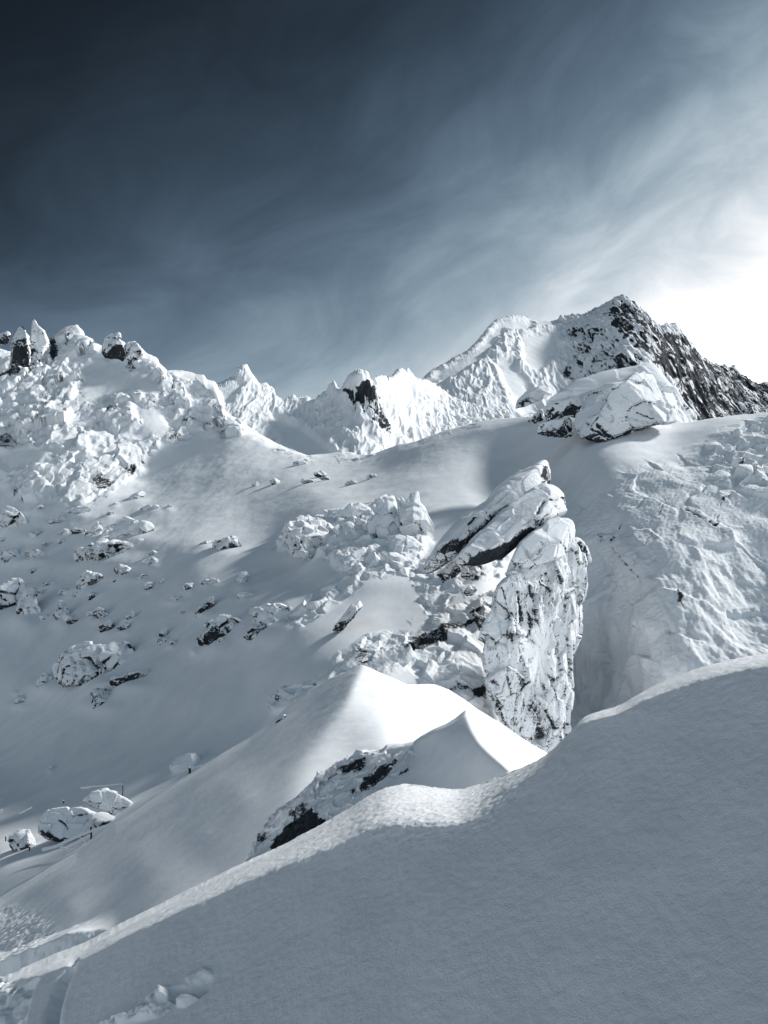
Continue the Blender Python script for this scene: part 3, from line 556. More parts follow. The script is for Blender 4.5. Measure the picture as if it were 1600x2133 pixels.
H_crest = [(380, 830), (448, 806), (470, 795), (490, 784), (498, 769), (505, 765), (513, 765), (520, 778), (530, 792), (540, 803), (555, 802), (560, 808), (568, 809), (574, 828), (590, 836), (604, 828), (612, 826), (622, 834), (640, 830), (655, 836), (664, 826), (680, 816), (688, 802), (696, 794), (702, 808), (714, 816), (718, 800), (726, 785), (736, 776), (750, 773), (764, 776), (768, 790), (775, 797), (784, 787), (796, 785), (806, 790), (820, 784), (830, 771), (838, 768), (843, 775), (850, 769), (860, 784), (868, 791), (882, 792), (900, 800), (940, 830), (1000, 850), (1060, 860)]
far_mountain('mountain_ridge', H_crest, [(380, 990), (700, 1000), (880, 980), (1060, 930)],
             [(500, 770, 640), (500, 950, 520), (620, 830, 640), (620, 980, 500), (700, 800, 600), (700, 980, 470), (745, 780, 560), (760, 980, 470), (840, 780, 640), (850, 960, 520), (940, 830, 700), (1000, 930, 560), (380, 900, 560)],
             380, 1060, .9, 230, .36, 200,
             [([(722, 815), (740, 812), (765, 795), (775, 805), (785, 845), (812, 885), (822, 912), (790, 905), (770, 890), (748, 862), (735, 838)], 1.0), ([(772, 800), (780, 790), (778, 815)], .5), ([(872, 820), (882, 815), (890, 850), (880, 860)], .5), ([(895, 835), (915, 830), (918, 860), (900, 858)], .35), ([(625, 925), (640, 920), (638, 940)], .6), ([(685, 850), (705, 840), (710, 880), (695, 885)], .35), ([(575, 830), (585, 832), (580, 845)], .35), ([(605, 830), (610, 838), (603, 845)], .5)],
             0.17, [[(455, 815), (495, 790), (505, 800), (470, 850)], [(560, 860), (640, 900), (720, 960), (600, 960)]], 1.0, 9)
I_crest = [(820, 850), (860, 820), (885, 788), (905, 768), (940, 750), (972, 733), (985, 720), (1000, 706), (1018, 682), (1030, 670), (1045, 663), (1068, 659), (1088, 660), (1100, 665), (1120, 672), (1150, 672), (1165, 668), (1170, 658), (1182, 662), (1194, 657), (1215, 660), (1240, 648), (1262, 638), (1280, 625), (1296, 621), (1310, 626), (1325, 641), (1342, 657), (1362, 676), (1378, 686), (1392, 679), (1408, 680), (1420, 700), (1430, 709), (1442, 722), (1456, 744), (1482, 760), (1500, 769), (1512, 764), (1520, 775), (1530, 764), (1542, 786), (1560, 797), (1578, 807), (1600, 803), (1650, 830), (1750, 870), (1900, 930), (1980, 950)]
far_mountain('mountain', I_crest, [(820, 930), (1000, 930), (1980, 980)],
             [(1295, 625, 1500), (900, 775, 1250), (900, 920, 1000), (1050, 665, 1500), (1000, 850, 1080), (1100, 900, 1040), (1160, 670, 1560), (1200, 820, 1240), (1280, 860, 1130), (1400, 685, 1480), (1400, 880, 1160), (1330, 760, 1260), (1500, 770, 1560), (1600, 805, 1640), (1500, 900, 1260), (1600, 900, 1330), (1900, 930, 1700), (1100, 750, 1330)],
             820, 1980, .95, 330, .76, 300,
             [([(1255, 660), (1290, 640), (1315, 628), (1345, 665), (1380, 695), (1425, 705), (1460, 750), (1520, 775), (1600, 805), (1980, 950), (1600, 985), (1430, 875), (1400, 800), (1340, 750), (1310, 720), (1280, 700)], 1.0),
              ([(1175, 690), (1200, 670), (1260, 690), (1340, 750), (1380, 860), (1150, 880), (1165, 780), (1195, 760)], .72), ([(1165, 668), (1172, 656), (1186, 662), (1180, 672)], .9), ([(965, 850), (985, 838), (1010, 840), (1012, 865), (990, 885), (972, 880)], .85), ([(1000, 700), (1060, 720), (1080, 760), (1060, 740)], .35), ([(890, 840), (930, 830), (940, 860), (905, 865)], .4), ([(1265, 640), (1300, 620), (1315, 640), (1275, 660)], .6), ([(1210, 658), (1240, 650), (1235, 664)], .6), ([(1110, 690), (1150, 680), (1145, 700)], .4)],
             0.22, [[(885, 800), (960, 745), (1000, 715), (1045, 665), (1110, 665), (1105, 690), (1050, 690), (1010, 740), (950, 790), (900, 805)], [(1030, 760), (1060, 750), (1100, 800), (1120, 860), (1090, 870), (1060, 820)], [(1080, 700), (1160, 690), (1170, 730), (1120, 780), (1090, 760)]], 1.0, 15)

# ------------------------------------------------------------------ rocks
def resample(pts, n):
    p = np.asarray(pts, np.float64); q = np.concatenate([p, p[:1]]); L = np.concatenate([[0], np.cumsum(np.linalg.norm(np.diff(q, axis=0), axis=1))])
    t = np.linspace(0, L[-1], n, endpoint=False); r = np.stack([np.interp(t, L, q[:, 0]), np.interp(t, L, q[:, 1])], 1)
    k = max(1, n // 90)
    for _ in range(2): r = (np.roll(r, k, 0) + 2 * r + np.roll(r, -k, 0)) / 4
    return r
def rock(name, label, cat, pts, d, thick=.5, seed=1, tilt=(0.25, 0.5), cuts=14, cut=(.5, .9), cell=30, camp=4.0, rough=1.5, rk=.12, under=.5, sq=(.7, .9), lean=None, center=None, stretch=(1, 1, 1), group=None, dark=(), cracks=(), cap=False, front=.5, snowy=.35, res=1.5):
    rs = np.random.RandomState(seed); pts = np.asarray(pts, np.float64)
    per = np.linalg.norm(np.roll(pts, -1, 0) - pts, axis=1).sum(); span = pts.max(0) - pts.min(0); size = float(min(span)); big = float(max(span))
    n_t = int(np.clip(per / res, 40, 760)); n_p = int(np.clip(size / res * 1.15, 22, 300))
    b = resample(pts, n_t); c = np.asarray(center if center is not None else pts.mean(0) * .5 + (pts.min(0) + pts.max(0)) * .25)
    ph = np.linspace(0.02, math.pi - .02, n_p)[:, None]
    g = np.sin(ph) ** sq[0]; hh = np.sign(np.cos(ph)) * np.abs(np.cos(ph)) ** sq[1]
    U = c[0] + (b[None, :, 0] - c[0]) * g; V = c[1] + (b[None, :, 1] - c[1]) * g
    s = d / F; T = thick * size
    dep = -np.where(hh > 0, T * front / .5, T) * hh + tilt[0] * (U - c[0]) + tilt[1] * (pts[:, 1].max() - V)
    if lean is not None: dep = dep + lean * (pts[:, 1].max() - V)
    pos = P(U, V, d + dep * s); q = pos / s; qc = q.mean((0, 1))
    for k in range(cuts):
        nv = rs.normal(size=3); nv[1] = -abs(nv[1]) - .95; nv /= np.linalg.norm(nv)
        e = (q - qc) @ nv.astype(f32); m = e.max() * rs.uniform(*cut); q = q - np.maximum(e - m, 0)[..., None] * nv.astype(f32) * .93
    n = grid_normals(q, True)
    if ((q - q.mean((0, 1))) * n).sum() < 0: n = -n
    qs = q * np.array(stretch, f32)
    wp = .3 * np.stack([fbm(qs / cell, 2, seed + 1), fbm(qs / cell, 2, seed + 2), fbm(qs / cell, 2, seed + 3)], -1)
    f1, f2, fc = worley(qs / cell + wp, seed + 4)
    h = camp * fc + camp * .5 * fbm(qs / (cell * 1.3), 3, seed + 5) + rough * .8 * fbm(qs / 9, 3, seed + 6, .6)
    Ul, Vl = U + 4 * fbm(q / 14, 2, seed + 7), V + 4 * fbm(q / 14, 2, seed + 8)
    rockv = np.zeros(U.shape, f32)
    for ln, wd, wg in cracks:
        m = linemask(Ul, Vl, ln, wd) * (hh > -.2); rockv += wg * m; h -= 2.2 * wd * m * min(1, wg * 2)
    h *= np.clip(np.minimum(ph, math.pi - ph) / .12, 0, 1)
    q = q + n * h[..., None]; n = grid_normals(q, True)
    if ((q - q.mean((0, 1))) * n).sum() < 0: n = -n
    nz = n[..., 2]
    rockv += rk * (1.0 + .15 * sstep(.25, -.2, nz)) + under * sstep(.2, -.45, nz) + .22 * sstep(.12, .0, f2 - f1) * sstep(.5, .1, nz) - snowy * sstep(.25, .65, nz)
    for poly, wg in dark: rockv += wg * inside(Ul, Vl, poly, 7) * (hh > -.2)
    pos = q * s
    # close the two poles
    nr, nc = pos.shape[:2]; verts = np.concatenate([pos.reshape(-1, 3), pos[:1].mean(1), pos[-1:].mean(1)])
    tex = np.concatenate([qs.reshape(-1, 3), qs[:1].mean(1), qs[-1:].mean(1)]); rv = np.concatenate([rockv.ravel(), [rockv[0].mean(), rockv[-1].mean()]])
    a = np.arange(nc); a2 = (a + 1) % nc; base = nr * nc; last = (nr - 1) * nc
    fcs = np.concatenate([grid_faces(nr, nc, True, True), np.stack([a, a2, np.full(nc, base), np.full(nc, base)], 1)[:, [1, 0, 2, 3]][:, [1, 0, 2, 3]], np.stack([last + a2, last + a, np.full(nc, base + 1), np.full(nc, base + 1)], 1)])
    pxv = np.full(len(verts), s, f32)
    if cap:                                     # the snow lying on top is a part of its own
        nzs = nz.copy()
        for _ in range(6): nzs = (nzs + np.roll(nzs, 2, 1) + np.roll(nzs, -2, 1) + np.concatenate([nzs[:1], nzs[:-1]]) + np.concatenate([nzs[1:], nzs[-1:]])) / 5
        nv_ = np.concatenate([nzs.ravel(), [0, 0]]); top = nv_[fcs].min(1) > .5
        top = largest(fcs, top)
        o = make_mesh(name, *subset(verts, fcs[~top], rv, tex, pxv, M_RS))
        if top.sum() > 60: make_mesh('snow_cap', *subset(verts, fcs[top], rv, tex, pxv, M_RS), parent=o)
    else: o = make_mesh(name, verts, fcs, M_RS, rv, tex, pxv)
    tag(o, label, cat, group); return o
def largest(fcs, top):                         # keep the biggest connected patch of faces
    idx = np.nonzero(top)[0]
    if len(idx) == 0: return top
    lab = np.arange(fcs.max() + 1); f = fcs[idx]
    while True:
        m = lab[f].min(1); new = lab.copy(); np.minimum.at(new, f.ravel(), np.repeat(m, 4)); new = new[new]
        if (new == lab).all(): break
        lab = new
    r = lab[f[:, 0]]; u, c = np.unique(r, return_counts=True); out = np.zeros_like(top); out[idx[r == u[c.argmax()]]] = True; return out
def subset(verts, fcs, rv, tex, pxv, mat):
    idx, inv = np.unique(fcs, return_inverse=True)
    return verts[idx], inv.reshape(fcs.shape), mat, rv[idx], tex[idx], pxv[idx]
def seat(u, v): return float(np.exp(fE(np.array([u]), np.array([v])))[0])

# the big rime-covered pillar and the slabs leaning on it
rock('rock_pillar', 'tall rime-crusted rock pillar with a bright speckled face', 'rock pillar',
     [(1044, 1212), (1064, 1190), (1103, 1180), (1149, 1157), (1189, 1115), (1215, 1126), (1221, 1149), (1223, 1185), (1216, 1228), (1206, 1261), (1211, 1294), (1203, 1323), (1193, 1359), (1189, 1392), (1190, 1432), (1183, 1474), (1178, 1507), (1180, 1570), (1141, 1610), (1100, 1585), (1056, 1530), (1026, 1470), (1010, 1400), (1007, 1343), (1017, 1294), (1030, 1245)],
     41, thick=.42, seed=7, tilt=(1.15, .12), cuts=6, cut=(.7, .95), cell=42, camp=7.0, rough=4.2, rk=.245, under=.12, sq=(.45, .75), stretch=(1.5, 1.5, .85), snowy=.2, front=.3, res=1.3,
     dark=[([(1090, 1205), (1140, 1190), (1175, 1200), (1165, 1260), (1130, 1300), (1100, 1300)], .13), ([(1120, 1520), (1100, 1460), (1110, 1440), (1150, 1500), (1160, 1550), (1130, 1565)], .14), ([(1072, 1400), (1082, 1400), (1098, 1430), (1090, 1440)], .35), ([(1078, 1255), (1088, 1262), (1088, 1300), (1080, 1290)], .3), ([(1155, 1335), (1166, 1340), (1162, 1370), (1156, 1362)], .3), ([(1045, 1225), (1060, 1225), (1070, 1330), (1060, 1350), (1050, 1290)], .16), ([(1015, 1450), (1030, 1470), (1032, 1500), (1018, 1480)], .4)],
     cracks=[([(1050, 1225), (1062, 1270), (1078, 1340), (1085, 1380)], 2.5, .18), ([(1080, 1235), (1088, 1290), (1082, 1310)], 4, .25), ([(1140, 1490), (1160, 1520)], 3, .25), ([(1096, 1340), (1104, 1310), (1106, 1290)], 3, .2), ([(1180, 1250), (1192, 1240)], 3, .3), ([(1210, 1130), (1221, 1150)], 2.5, .4)])
rock('rock_outcrop', 'rough snow-patched rock shoulder running down left from the tall speckled pillar', 'rock outcrop',
     [(838, 1440), (850, 1395), (880, 1345), (930, 1300), (975, 1262), (1010, 1235), (1040, 1222), (1040, 1300), (1030, 1400), (1030, 1500), (985, 1492), (930, 1462), (880, 1450)], 43.5, thick=.4, seed=9, tilt=(.15, .75), cuts=10, cut=(.55, .9), cell=34, camp=6, rough=2.6, rk=.2, under=.3, snowy=.3, sq=(.6, .9), front=.4,
     dark=[([(840, 1348), (880, 1318), (960, 1285), (985, 1278), (980, 1302), (920, 1332), (850, 1365)], .4), ([(982, 1262), (1005, 1256), (1015, 1290), (1000, 1320), (985, 1300)], .4), ([(985, 1435), (1010, 1425), (1018, 1455), (990, 1455)], .6), ([(925, 1432), (960, 1416), (988, 1432), (955, 1438)], .4), ([(975, 1345), (1000, 1335), (990, 1360)], .3)])
rock('snow_slab', 'smooth snow-plastered slab capping the tall speckled pillar', 'rock slab',
     [(1050, 1196), (1066, 1165), (1084, 1130), (1112, 1105), (1143, 1085), (1170, 1078), (1187, 1080), (1202, 1097), (1216, 1122), (1200, 1128), (1176, 1155), (1120, 1180), (1080, 1194)],
     41.5, thick=.5, seed=12, tilt=(.5, .5), cuts=5, cell=50, camp=2.5, rough=.8, rk=.04, under=.35, snowy=.2, sq=(.6, .9), cracks=[([(1135, 1125), (1140, 1132), (1128, 1150)], 2, .5)])
rock('rock_slab', 'long tilted slab with a dark underside resting against the pillar top', 'rock slab',
     [(945, 1176), (962, 1148), (1008, 1100), (1057, 1057), (1097, 1028), (1136, 1006), (1156, 1010), (1178, 1028), (1180, 1066), (1158, 1078), (1143, 1089), (1097, 1122), (1071, 1140), (1044, 1162), (1008, 1176), (975, 1178)],
     43, thick=.55, seed=21, tilt=(.55, .45), cuts=2, cut=(.65, .9), cell=60, camp=3, rough=1.2, rk=.10, under=.35, sq=(.55, .8), cap=True, snowy=.2,
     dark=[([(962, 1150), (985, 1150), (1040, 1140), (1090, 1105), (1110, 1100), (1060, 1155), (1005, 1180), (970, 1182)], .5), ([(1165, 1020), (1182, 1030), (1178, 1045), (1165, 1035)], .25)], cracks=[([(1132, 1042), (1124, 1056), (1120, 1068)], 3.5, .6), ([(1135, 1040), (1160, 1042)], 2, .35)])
rock('rock_slab', 'rearmost tilted slab ending in a sharp dark-sided horn above the pillar', 'rock slab',
     [(872, 1195), (895, 1160), (915, 1130), (933, 1106), (966, 1071), (1012, 1044), (1044, 1008), (1077, 985), (1110, 969), (1136, 955), (1144, 966), (1147, 1008), (1130, 1012), (1097, 1034), (1057, 1064), (1008, 1110), (966, 1152), (930, 1172), (890, 1198)],
     46, thick=.5, seed=33, tilt=(.45, .45), cuts=1, cell=60, camp=2.6, rough=1.2, rk=.14, under=.35, sq=(.55, .85), cap=True, snowy=.2,
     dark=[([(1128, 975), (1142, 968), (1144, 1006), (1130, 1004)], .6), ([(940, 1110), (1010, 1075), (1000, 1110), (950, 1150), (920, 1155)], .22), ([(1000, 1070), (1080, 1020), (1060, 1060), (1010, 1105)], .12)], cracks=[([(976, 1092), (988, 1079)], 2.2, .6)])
rock('boulder', 'dark-bottomed rock wedged under the lower end of the long tilted slab', 'rock', [(908, 1200), (925, 1180), (950, 1165), (975, 1160), (972, 1178), (955, 1195), (930, 1212), (912, 1215)], 46, seed=41, rk=.2, under=.5, tilt=(.2, .6))
rock('rock', 'angular grey block in the snow beneath the long tilted slab', 'rock', [(962, 1180), (985, 1176), (1000, 1185), (995, 1205), (975, 1212), (958, 1205)], 45, seed=42, rk=.25, under=.3, cell=16)
rock('rock', 'small oval stone in the snow left of the pillar', 'rock', [(965, 1232), (978, 1220), (992, 1222), (995, 1232), (982, 1240), (968, 1241)], 45, seed=43, rk=.22, under=.4, cell=14, camp=2)
rock('rock_slab', 'narrow dark slab lying slanted alone in the smooth snow left of the pillar', 'rock slab', [(692, 1316), (712, 1285), (732, 1258), (750, 1252), (755, 1262), (738, 1285), (716, 1312), (704, 1322)], 47, seed=44, rk=.38, under=.2, tilt=(.2, .5), cell=24, camp=1.5, cuts=3, snowy=.3)

# the boulder cluster in the middle
cl = 'white boulders clustered in the middle slope'
rock('boulder', 'tall tapering white boulder with a knobbed tip, right end of the cluster', 'boulder', [(833, 1118), (822, 1085), (830, 1060), (852, 1042), (856, 1026), (872, 1023), (874, 1046), (888, 1058), (900, 1090), (910, 1118), (895, 1140), (850, 1145)], 66, thick=.55, seed=51, tilt=(.5, .7), cuts=7, cell=45, camp=3.5, rk=.04, under=.25, group=cl, cracks=[([(826, 1065), (830, 1095)], 3, .5)])
rock('boulder', 'broad white boulder with a peaked top, left of the knobbed one', 'boulder', [(762, 1130), (768, 1090), (790, 1070), (780, 1055), (798, 1036), (818, 1034), (826, 1050), (834, 1095), (845, 1125), (810, 1135)], 67, thick=.55, seed=52, tilt=(.45, .8), cuts=7, cell=36, camp=4, rk=.04, under=.25, group=cl, cracks=[([(785, 1090), (788, 1125)], 2, .3), ([(800, 1065), (820, 1066)], 2, .4)])
rock('boulder', 'low lumpy white boulder covered in knobs, left end of the cluster', 'boulder', [(572, 1158), (585, 1120), (598, 1090), (625, 1076), (665, 1080), (690, 1092), (700, 1112), (705, 1140), (680, 1152), (640, 1163), (600, 1165)], 68, thick=.5, seed=53, tilt=(.45, 1.4), cuts=7, cell=22, camp=5, rk=.05, under=.3, group=cl, cracks=[([(632, 1120), (640, 1150)], 3.5, .6), ([(608, 1120), (598, 1138)], 3, .5), ([(663, 1130), (668, 1150)], 2, .3)])
rock('boulder', 'flat white boulder leaning back between lumpy one and peaked one', 'boulder', [(690, 1100), (695, 1072), (725, 1055), (750, 1046), (772, 1062), (760, 1090), (730, 1105), (705, 1112)], 74, thick=.5, seed=54, tilt=(.4, 1.3), cell=24, camp=3.5, rk=.04, under=.3, group=cl)
rock('boulder', 'slanting white boulder at the lower left front of the cluster', 'boulder', [(698, 1205), (708, 1178), (735, 1150), (768, 1138), (772, 1160), (750, 1185), (738, 1205), (715, 1212)], 60, thick=.5, seed=55, tilt=(.45, 1.0), cell=40, camp=2.5, rk=.04, under=.3, group=cl)
rock('boulder', 'rounded white boulder in front, split from its neighbour by a dark cleft', 'boulder', [(748, 1205), (755, 1165), (778, 1148), (792, 1160), (800, 1195), (800, 1216), (770, 1222)], 59, thick=.5, seed=56, tilt=(.3, .4), cell=40, camp=2.5, rk=.04, under=.3, group=cl, cracks=[([(748, 1185), (748, 1202)], 3, .5)])
rock('boulder', 'bulky domed white boulder right of the dark cleft at the cluster front', 'boulder', [(800, 1212), (798, 1165), (788, 1145), (800, 1125), (830, 1112), (862, 1120), (885, 1135), (870, 1165), (845, 1200), (815, 1215)], 60, thick=.55, seed=57, tilt=(.4, .9), cell=36, camp=3.5, rk=.04, under=.3, group=cl, cracks=[([(798, 1165), (800, 1212)], 4, .7), ([(845, 1128), (846, 1150)], 2, .4)])

# the ridge-top boulder
rock('boulder', 'huge overhanging white boulder on the right ridge against the dark mountain', 'boulder',
     [(1196, 880), (1202, 850), (1214, 822), (1260, 805), (1300, 795), (1345, 770), (1372, 764), (1398, 800), (1406, 830), (1405, 878), (1360, 888), (1315, 896), (1290, 912), (1262, 922), (1225, 914), (1200, 905)],
     80, thick=.6, seed=61, tilt=(.30, .25), cuts=6, cell=46, camp=3.5, rough=1.6, rk=.05, under=.42, sq=(.55, .8), cap=True, front=.35, snowy=.15,
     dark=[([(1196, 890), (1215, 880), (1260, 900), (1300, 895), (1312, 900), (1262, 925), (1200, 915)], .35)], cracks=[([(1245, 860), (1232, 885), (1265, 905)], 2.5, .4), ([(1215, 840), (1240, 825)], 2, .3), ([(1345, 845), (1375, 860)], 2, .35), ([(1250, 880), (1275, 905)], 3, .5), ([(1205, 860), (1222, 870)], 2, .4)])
rock('snow_slab', 'smooth snow wedge lying over the top of the huge ridge boulder', 'snow wedge',
     [(1135, 835), (1165, 815), (1200, 792), (1250, 776), (1300, 766), (1352, 755), (1368, 762), (1384, 784), (1402, 804), (1418, 825), (1406, 840), (1396, 815), (1352, 800), (1300, 812), (1240, 822), (1200, 826), (1160, 838)],
     83, thick=.35, seed=62, tilt=(.15, 1.1), cuts=3, cell=80, camp=1.2, rough=.4, rk=.0, under=.15, snowy=.1, sq=(.6, .9), center=(1290, 795), dark=[([(1355, 795), (1385, 800), (1378, 806)], .6)])
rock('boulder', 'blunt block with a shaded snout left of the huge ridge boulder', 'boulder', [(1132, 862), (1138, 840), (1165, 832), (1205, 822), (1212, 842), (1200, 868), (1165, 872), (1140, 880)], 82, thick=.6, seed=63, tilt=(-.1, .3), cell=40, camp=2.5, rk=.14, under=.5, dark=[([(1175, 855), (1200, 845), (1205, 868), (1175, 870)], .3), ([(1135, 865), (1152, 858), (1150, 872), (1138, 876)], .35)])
rock('boulder', 'low dark-fronted block under the blunt snout on the right ridge', 'boulder', [(1118, 905), (1122, 884), (1150, 874), (1198, 868), (1205, 895), (1195, 910), (1150, 912)], 81, thick=.6, seed=64, tilt=(-.1, .35), cell=30, camp=2.5, rk=.2, under=.5)
rock('rock', 'small dark wedge below the curved horn at the left end of the ridge boulders', 'rock', [(1100, 880), (1112, 862), (1128, 855), (1130, 872), (1115, 882)], 84, seed=65, rk=.3, under=.4, cell=12)
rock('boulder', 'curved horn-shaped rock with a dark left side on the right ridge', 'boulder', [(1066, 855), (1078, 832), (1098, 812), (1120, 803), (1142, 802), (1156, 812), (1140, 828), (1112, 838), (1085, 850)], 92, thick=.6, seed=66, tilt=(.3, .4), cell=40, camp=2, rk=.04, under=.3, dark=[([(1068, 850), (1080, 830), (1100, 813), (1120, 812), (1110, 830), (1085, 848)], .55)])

# pinnacles on the left skyline
rock('rock_pinnacle', 'dark double-tipped rock spire at the far left of the skyline', 'rock spire', [(20, 760), (24, 715), (34, 690), (40, 671), (46, 674), (52, 692), (60, 700), (64, 735), (62, 765)], 152, thick=.5, seed=71, tilt=(-.2, .2), cell=18, camp=1.6, cuts=3, rk=.35, under=.3, snowy=.45, stretch=(1, 1, .6), dark=[([(30, 715), (50, 690), (60, 720), (60, 745), (32, 750)], .25)])
rock('rock_pinnacle', 'white pointed rock fang with a dark foot on the left skyline', 'rock spire', [(60, 750), (64, 700), (66, 668), (72, 664), (78, 676), (92, 690), (100, 705), (104, 715), (92, 735), (75, 755)], 154, thick=.5, seed=72, tilt=(.4, .3), cell=18, camp=1.4, cuts=2, rk=.08, under=.3, dark=[([(62, 712), (72, 706), (76, 730), (64, 745)], .6)])
rock('rock_pinnacle', 'dark blocky rock tower with a tiny white fin on top, left skyline', 'rock tower', [(213, 735), (216, 718), (224, 695), (233, 693), (241, 700), (243, 692), (249, 694), (250, 708), (260, 714), (263, 738), (256, 750), (235, 748), (218, 746)], 148, thick=.5, seed=73, tilt=(-.2, .25), cell=14, camp=2, cuts=4, rk=.42, under=.3, snowy=.5, stretch=(1, 1, .5))
rock('rock', 'dark rounded rock lump at the left photo edge of the skyline', 'rock', [(-25, 715), (-15, 695), (5, 690), (18, 693), (24, 706), (14, 718), (-8, 722)], 157, seed=74, rk=.45, under=.3, cell=16, snowy=.5)
rock('boulder', 'rounded white knob on the skyline right of the dark tower', 'boulder', [(258, 745), (262, 722), (272, 709), (283, 711), (292, 724), (300, 742), (285, 752)], 147, seed=75, rk=.05, cell=20)

# rocks strewn over the left slope: (label, left, top, right, bottom, rock amount, extra)
def lumps(box, seed, flat=.25):
    u0, v0, u1, v1 = box; rs = np.random.RandomState(seed); n = 11; a = np.linspace(0, 2 * math.pi, n, endpoint=False) + rs.uniform(-.2, .2, n)
    r = rs.uniform(.72, 1.05, n); x = np.cos(a) * r; y = np.sin(a) * r; y = np.minimum(y, 1 - flat)
    x = (x - x.min()) / (x.max() - x.min()); y = (y - y.min()) / (y.max() - y.min())
    sh = (v1 - v0) * rs.uniform(-.1, .25) * (.5 - x)                       # most lie with the slope
    return list(zip(u0 + x * (u1 - u0), v0 + y * (v1 - v0) + sh))
SHAPES = {1: [(263, 1045), (275, 1032), (292, 1022), (308, 1027), (300, 1033), (285, 1042), (270, 1048)], 2: [(-40, 1095), (-10, 1062), (20, 1055), (40, 1062), (50, 1080), (64, 1100), (40, 1108), (-30, 1108)], 3: [(168, 1122), (190, 1100), (210, 1083), (213, 1100), (206, 1124), (185, 1127)], 4: [(205, 1126), (214, 1110), (228, 1097), (234, 1106), (228, 1118), (220, 1127)],
          5: [(136, 1168), (150, 1148), (172, 1138), (200, 1126), (250, 1128), (298, 1124), (303, 1140), (275, 1152), (245, 1160), (215, 1172), (190, 1176), (165, 1180), (150, 1170)], 6: [(436, 1156), (442, 1132), (465, 1120), (495, 1118), (505, 1128), (516, 1140), (495, 1150), (470, 1156)], 7: [(156, 1230), (165, 1204), (182, 1190), (205, 1195), (217, 1210), (200, 1222), (175, 1231)],
          8: [(-60, 1285), (-60, 1230), (0, 1222), (30, 1205), (55, 1215), (50, 1240), (38, 1268), (10, 1282)], 9: [(406, 1279), (418, 1262), (438, 1244), (447, 1246), (450, 1258), (432, 1272), (412, 1281)], 10: [(412, 1330), (432, 1318), (440, 1295), (458, 1283), (485, 1288), (502, 1294), (490, 1312), (468, 1330), (448, 1340), (425, 1348), (414, 1342)],
          11: [(508, 1328), (522, 1312), (545, 1298), (566, 1282), (576, 1296), (586, 1312), (560, 1318), (535, 1328), (515, 1332)], 12: [(100, 1388), (120, 1368), (145, 1348), (172, 1338), (200, 1345), (240, 1335), (280, 1332), (288, 1348), (298, 1365), (280, 1372), (278, 1390), (240, 1395), (200, 1408), (175, 1425), (150, 1428), (122, 1434), (116, 1415)],
          13: [(74, 1437), (80, 1412), (92, 1398), (110, 1410), (120, 1428), (112, 1436), (90, 1440)], 14: [(226, 1428), (232, 1412), (262, 1400), (288, 1394), (322, 1394), (300, 1412), (280, 1424), (270, 1428), (245, 1431)], 15: [(182, 1470), (192, 1440), (205, 1434), (247, 1432), (235, 1455), (222, 1465), (215, 1476), (195, 1474)], 17: [(222, 1122), (236, 1098), (262, 1080), (285, 1084), (312, 1092), (336, 1100), (334, 1112), (318, 1122), (280, 1128), (245, 1128)], 16: [(571, 1518), (578, 1500), (590, 1489), (600, 1490), (588, 1502), (580, 1518)]}
for i, (lab, u0, v0, u1, v1, rk_, shp) in enumerate(STREWN):
    pts = SHAPES[shp] if shp else lumps((u0, v0, u1, v1), 900 + i)
    big = max(u1 - u0, v1 - v0); uc = (u0 + u1) / 2; hgt = v1 - v0; d = seat(uc, v1 - .03 * hgt); rate = (seat(uc, v0 - 4) - seat(uc, v1 + 4)) / (hgt + 8) / (d / F); urate = (seat(u1, v1 - .03 * hgt) - seat(u0, v1 - .03 * hgt)) / (u1 - u0) / (d / F)
    if 'black sliver' in lab: d = 24.5
    name = 'boulder' if big > 70 else 'rock_slab' if 'slab' in lab else 'rock'
    kw = dict(cracks=[([(2, 1104), (20, 1080), (38, 1062)], 2, .7)]) if shp == 2 else {}
    if shp == 12: kw = dict(cracks=[([(176, 1365), (178, 1410)], 5, .5), ([(205, 1375), (195, 1408)], 3, .4), ([(150, 1375), (140, 1425)], 2.5, .3)])
    if shp == 5: kw = dict(cracks=[([(205, 1150), (208, 1172)], 5, .6), ([(245, 1135), (240, 1160)], 5, .6), ([(278, 1135), (272, 1150)], 4, .55)])
    if shp == 6: kw = dict(dark=[([(470, 1150), (485, 1128), (515, 1138), (495, 1152)], .35)])
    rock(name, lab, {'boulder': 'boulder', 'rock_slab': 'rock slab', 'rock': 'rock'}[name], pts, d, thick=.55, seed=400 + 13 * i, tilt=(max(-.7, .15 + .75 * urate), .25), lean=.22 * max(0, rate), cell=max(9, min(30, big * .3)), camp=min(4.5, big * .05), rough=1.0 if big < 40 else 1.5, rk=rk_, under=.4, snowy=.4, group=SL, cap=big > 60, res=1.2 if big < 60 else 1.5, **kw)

# stones of a few pixels lying between the larger ones
rs_ = np.random.RandomState(77)
for k in range(46):
    if k < 30: u_, v_ = rs_.uniform(-5, 340), rs_.uniform(1070, 1300)
    elif k < 38: u_, v_ = rs_.uniform(330, 560), rs_.uniform(1180, 1350)
    else: u_, v_ = rs_.uniform(500, 800), rs_.uniform(960, 1010)
    w_ = rs_.uniform(7, 17); h_ = w_ * rs_.uniform(.35, .7)
    rock('pebble', 'tiny half-buried stone among the larger strewn rocks', 'stone', lumps((u_ - w_, v_ - h_, u_ + w_, v_ + h_), 2000 + k), seat(u_, v_ + h_ * .6) * .996, thick=.6, seed=2000 + 9 * k, tilt=(.2, .9), cell=9, camp=1.2, rough=.5, rk=rs_.uniform(.04, .34), under=.4, snowy=.35, group='tiny stones between the strewn rocks', res=1.3)

